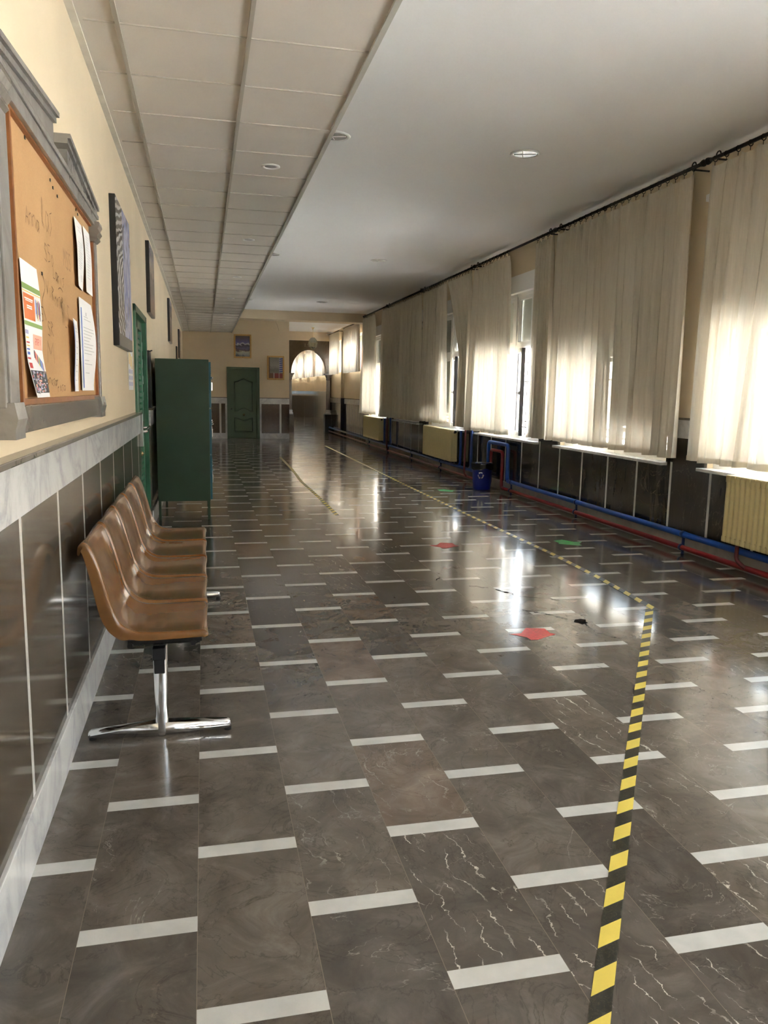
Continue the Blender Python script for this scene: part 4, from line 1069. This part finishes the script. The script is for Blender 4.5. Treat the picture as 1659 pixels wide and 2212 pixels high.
for r, z in prof[:4]: fr.tube([(lx+r*math.cos(2*PI*k/n), ly+r*math.sin(2*PI*k/n), z) for k in range(n+1)], 0.005, 5, False)
fr.build('frame', simple('aged_brass', (0.35, 0.33, 0.25), 0.3, 0.9), t_)
gl.lathe([(r*0.98, z) for r, z in prof], n, Matrix.Translation((lx, ly, 0)), False).build('glass', GLASSG, t_)

# ------------------------------------------------------------------ CEILING LIGHTS
def big_light(label, x, y):
    t_ = thing('ceiling_downlight', label, 'ceiling light', (x, y, ZC), 'round downlights in the white ceiling')
    mt = Matrix.Translation((x, y, ZC))
    MB().lathe([(0.105, 0.0), (0.130, 0.0), (0.132, -0.006), (0.122, -0.012), (0.108, -0.012), (0.103, -0.004), (0.102, 0.0)], 36, mt).build('trim_ring', WHITEP, t_)
    w = MB(); w.lathe([(0.104, -0.006), (0.100, -0.004), (0.085, -0.002), (0.0, -0.002)], 36, mt); w.build('reflector', simple('reflector', (0.55, 0.57, 0.58), 0.25, 0.6), t_)
    w = MB(); w.tube([(x-0.09, y+0.03, ZC-0.006), (x+0.09, y-0.03, ZC-0.006)], 0.006, 6); w.tube([(x-0.05, y-0.07, ZC-0.006), (x+0.01, y+0.08, ZC-0.006)], 0.004, 6); w.build('crossbar', WHITEP, t_)
big_light('large round ceiling light alone in the middle of the white ceiling, nearest', 2.77, 6.76)
big_light('round ceiling light half hidden by the lowered ceiling edge, nearest', 1.09, 6.75)
big_light('large round ceiling light in the white ceiling, second from the viewer', 2.765, 12.63)
big_light('round ceiling light peeking past the lowered ceiling edge, second from the viewer', 1.075, 12.6)
big_light('round ceiling light nearest to the beam', 2.77, 18.8)
big_light('sliver of a round ceiling light at the lowered ceiling edge, nearest to the beam', 1.05, 18.9)
def spot(label, y):
    t_ = thing('recessed_spotlight', label, 'spotlight', (0.515, y, ZP), 'recessed spotlights in the tiled ceiling')
    mt = Matrix.Translation((0.515, y, ZP+0.012))
    MB().lathe([(0.045, 0.0), (0.068, -0.002), (0.070, -0.007), (0.06, -0.012), (0.048, -0.010), (0.043, -0.002), (0.042, 0.0)], 30, mt).build('trim_ring', WHITEP, t_)
    MB().lathe([(0.045, -0.006), (0.035, -0.008), (0.0, -0.008)], 24, mt).build('lamp_face', simple('lamp_grey', (0.42, 0.42, 0.42), 0.3, 0.3), t_)
for y, n_ in ((6.14, 'nearest'), (9.08, 'second'), (12.04, 'third'), (14.84, 'fourth'), (17.8, 'fifth'), (20.8, 'farthest')):
    spot('small round spotlight in the tiled lowered ceiling, %s%s' % (n_, '' if n_ in ('nearest', 'farthest') else ' from the viewer'), y)

# ------------------------------------------------------------------ TAPE AND MARKS ON THE FLOOR
def tape(name, pts, label, wd=0.05, z=0.0012):
    w = MB(); uvl = w.bm.loops.layers.uv.new('UVMap'); L = 0; pv = None
    for i, p in enumerate(pts):
        p = Vector((p[0], p[1])); q = Vector(pts[min(i+1, len(pts)-1)]); r_ = Vector(pts[max(i-1, 0)])
        d = (q-r_).normalized(); n_ = Vector((-d.y, d.x))*wd/2
        if i: L += (p-Vector(pts[i-1])).length
        c = (w.bm.verts.new((p.x+n_.x, p.y+n_.y, z)), w.bm.verts.new((p.x-n_.x, p.y-n_.y, z)), L)
        if pv:
            f = w.bm.faces.new((pv[0], pv[1], c[1], c[0]))
            for lp, uv in zip(f.loops, ((pv[2], 0), (pv[2], wd), (c[2], wd), (c[2], 0))): lp[uvl].uv = uv
        pv = c
    return tag(w.build(name, TAPE), label, 'tape', 'black and yellow floor tapes')
tape('hazard_tape', [(0.30, 0.60), (0.86, 1.44), (1.50, 2.42), (2.44, 3.86), (2.935, 4.62)], 'black and yellow floor tape running from the corner towards the viewer')
tape('hazard_tape', [(2.955, 4.56), (3.03, 5.5), (3.06, 6.42), (3.045, 8.9), (3.05, 11.6), (3.08, 14.5), (3.10, 17.0), (3.12, 20.5)], 'black and yellow floor tape running away along the window side', z=0.0018)
tape('hazard_tape', [(1.495, 8.86), (1.505, 10.4), (1.495, 12.3), (1.56, 14.2), (1.60, 17.0)], 'black and yellow floor tape in the middle of the hall, left of the long one')
def splat(name, cx, cy, pts, m, label, grp):
    w = MB(); f = w.bm.faces.new([w.bm.verts.new((cx+x, cy+y, 0.0012)) for x, y in pts])
    tag(w.build(name, m), label, 'floor marker', grp)
AR = [(-0.17, 0.03), (-0.09, 0.035), (-0.02, 0.13), (0.09, 0.10), (0.085, 0.01), (0.11, -0.02), (0.03, -0.06), (-0.04, -0.10), (-0.085, -0.10), (-0.09, -0.05)]
splat('tape_arrow', 1.935, 4.21, AR, REDT, 'torn red tape arrow on the floor, nearest', 'coloured tape arrows')
splat('tape_arrow', 2.222, 6.93, [(x, y*1.2) for x, y in AR], REDT, 'red tape arrow on the floor, farther', 'coloured tape arrows')
splat('tape_arrow', 3.441, 6.90, [(-x, y*1.3) for x, y in AR[::-1]], GREENT, 'green tape arrow on the floor outside the taped line, nearer', 'coloured tape arrows')
splat('tape_arrow', 3.47, 10.99, [(-x, y*1.3) for x, y in AR[::-1]], GREENT, 'green tape arrow on the floor left of the blue bin', 'coloured tape arrows')
# cracks and chips in the polished floor
ck = MB()
def crack(pts, wd, seed):
    r_ = random.Random(seed); pv = None; P = []
    for i in range(len(pts)-1):
        for k in range(9):
            s = k/9; P.append((pts[i][0]*(1-s)+pts[i+1][0]*s+r_.uniform(-.008, .008), pts[i][1]*(1-s)+pts[i+1][1]*s+r_.uniform(-.012, .012)))
    for i, (x, y) in enumerate(P):
        ww = wd*r_.uniform(0.3, 1.3)
        c = (ck.bm.verts.new((x, y+ww, 0.002)), ck.bm.verts.new((x, y-ww, 0.002)))
        if pv: ck.bm.faces.new((pv[0], pv[1], c[1], c[0]))
        pv = c
crack([(2.06, 4.72), (2.18, 4.60), (2.27, 4.47)], 0.008, 1); crack([(2.32, 4.35), (2.30, 4.20), (2.40, 4.02)], 0.005, 2)
crack([(2.08, 5.28), (2.16, 5.10)], 0.014, 3); crack([(1.92, 5.42), (2.05, 5.32)], 0.004, 4); crack([(1.72, 5.62), (1.80, 5.75)], 0.006, 5)
crack([(2.16, 5.08), (2.45, 4.90)], 0.003, 6); crack([(3.1, 3.15), (3.3, 2.95)], 0.003, 7); crack([(2.02, 3.62), (2.15, 3.5)], 0.003, 8)
ck.bm.faces.new([ck.bm.verts.new((2.30+x, 4.41+y  , 0.002)) for x, y in ((-.03, .0), (0.0, .045), (.05, .05), (.07, .03), (.05, -.01), (.05, -.04), (0, -.05), (-.01, -.02))])
tag(ck.build('floor_cracks', simple('crack_dark', (0.02, 0.018, 0.017), 1.0, spec=0.0)), 'dark cracks and a chip in the polished floor near the red arrow', 'crack', kind='stuff')

# ------------------------------------------------------------------ BENCH WITH FIVE TAN SHELLS
bench = thing('beam_seating', 'row of five glossy tan plastic shell seats on a chrome legged beam', 'bench', (-0.2, 4.3, 0))
# centre profile (x, z) from the back's curled tip to the front lip; and normals
PR = [(-0.484, 0.795), (-0.478, 0.822), (-0.462, 0.836), (-0.444, 0.828), (-0.428, 0.800), (-0.412, 0.755), (-0.396, 0.70), (-0.382, 0.645), (-0.368, 0.59), (-0.355, 0.545), (-0.335, 0.505), (-0.305, 0.478), (-0.265, 0.464), (-0.21, 0.461), (-0.15, 0.461), (-0.09, 0.461), (-0.035, 0.461), (-0.010, 0.458), (0.003, 0.449), (0.005, 0.438)]
def shell(y0):
    hwid = 0.232; n = len(PR)-1; yc = y0+hwid
    def nrm(i):
        a = PR[max(0, i-1)]; b = PR[min(n, i+1)]; dx, dz = b[0]-a[0], b[1]-a[1]; L = math.hypot(dx, dz)
        return (dz/L, -dx/L)           # pointing to the outside (back / underside)
    VV = []
    # across samples: (fraction of half width, depth outwards)
    prof = [(1.000, 1.0), (0.998, 0.8), (0.995, 0.45), (0.985, 0.12), (0.965, -0.02), (0.93, -0.05), (0.86, 0.0), (0.7, 0.22), (0.45, 0.40), (0.2, 0.48), (0.0, 0.5)]
    across = prof + [(-a, b) for a, b in prof[-2::-1]]
    def fn(u, v):
        i = u*n; k = min(int(i), n-1); s = i-k
        x = PR[k][0]*(1-s)+PR[k+1][0]*s; z = PR[k][1]*(1-s)+PR[k+1][1]*s
        n0, n1 = nrm(k), nrm(k+1); nx, nz = n0[0]*(1-s)+n1[0]*s, n0[1]*(1-s)+n1[1]*s
        j = int(round(v*(len(across)-1))); a, d = across[j]
        top = max(0.0, 1-u/0.22)
        wid = hwid*(1-0.10*top**3)                       # the back narrows into a rounded top
        if u > 0.93: wid *= 1-0.05*((u-0.93)/0.07)**2
        fl = 0.030 + 0.020*math.exp(-((u-0.5)/0.25)**2)      # flange depth
        if u > 0.6: fl = 0.030-0.014*(u-0.6)/0.4
        if u < 0.12: fl *= u/0.12*0.7+0.3
        dish = 0.030 if abs(a) < 0.9 else 1.0
        dd = (d*0.036*(0.35+0.65*math.sin(PI*min(1, u*1.05)))) if abs(a) < 0.93 else d*fl
        corner = 0.006*abs(a)**3*max(0, 1-abs(u-0.9)/0.15) if abs(a) < 0.97 else 0
        drop = 0.016*(abs(a)**4)*top**1.5
        return Vector((x+nx*dd, yc+a*wid, z+nz*dd+corner-drop))
    w = MB(); w.grid(fn, n*2, len(across)-1)
    o = w.build('seat_shell', TAN, bench)
    so = o.modifiers.new('thick', 'SOLIDIFY'); so.thickness = 0.004; so.offset = 0
    ss = o.modifiers.new('smooth', 'SUBSURF'); ss.levels = 1; ss.render_levels = 2
    m_ = MB(); m_.box(-0.30, -0.03, yc-0.16, yc-0.13, 0.395, 0.418, 0.003); m_.box(-0.30, -0.03, yc+0.13, yc+0.16, 0.395, 0.418, 0.003)
    m_.box(-0.31, -0.02, yc-0.20, yc-0.16, 0.412, 0.428, 0.003)
    for xx in (-0.30, -0.055): m_.tube([(xx, yc-0.205, 0.408), (xx, yc-0.175, 0.408)], 0.011, 10)
    m_.build('seat_bracket', BLACKP, o)
    return o
for k in range(5): shell(3.105+0.497*k)
MB().box(-0.215, -0.165, 3.12, 5.50, 0.345, 0.395, 0.004).build('beam', BLACKP, bench)
for yl in (3.20, 5.36):
    p = MB(); p.lathe([(0.0255, 0.0), (0.0265, 0.02), (0.0265, 0.12), (0.030, 0.385), (0.030, 0.39), (0.026, 0.39)], 30, Matrix.Translation((-0.189, yl, 0))); po = p.build('post', CHROME, bench)
    c = MB(); c.box(-0.212, -0.170, yl-0.040, yl+0.005, 0.275, 0.40, 0.004); c.build('clamp', BLACKP, po)
    f = MB()
    prof = [(-0.478, 0.012), (-0.478, 0.030), (-0.468, 0.037), (-0.36, 0.045), (-0.225, 0.056), (-0.155, 0.058), (-0.02, 0.052), (0.078, 0.046), (0.088, 0.040), (0.090, 0.018), (0.08, 0.016), (-0.02, 0.010), (-0.155, 0.003), (-0.225, 0.002), (-0.36, 0.006), (-0.455, 0.012)]
    f.prism(prof, yl-0.022, yl+0.022, 'y'); es = [e for e in f.bm.edges if abs(e.verts[0].co.y-e.verts[1].co.y) < 1e-4]
    bmesh.ops.bevel(f.bm, geom=es, offset=0.008, segments=3, affect='EDGES')
    for q in f.bm.faces: q.smooth = True
    fo_ = f.build('foot_bar', CHROME, bench)
    for xx in (-0.462, 0.078):
        MB().tube([(xx, yl, 0.0), (xx, yl, 0.022)], 0.015, 14).build('glide', RUBBER, fo_)
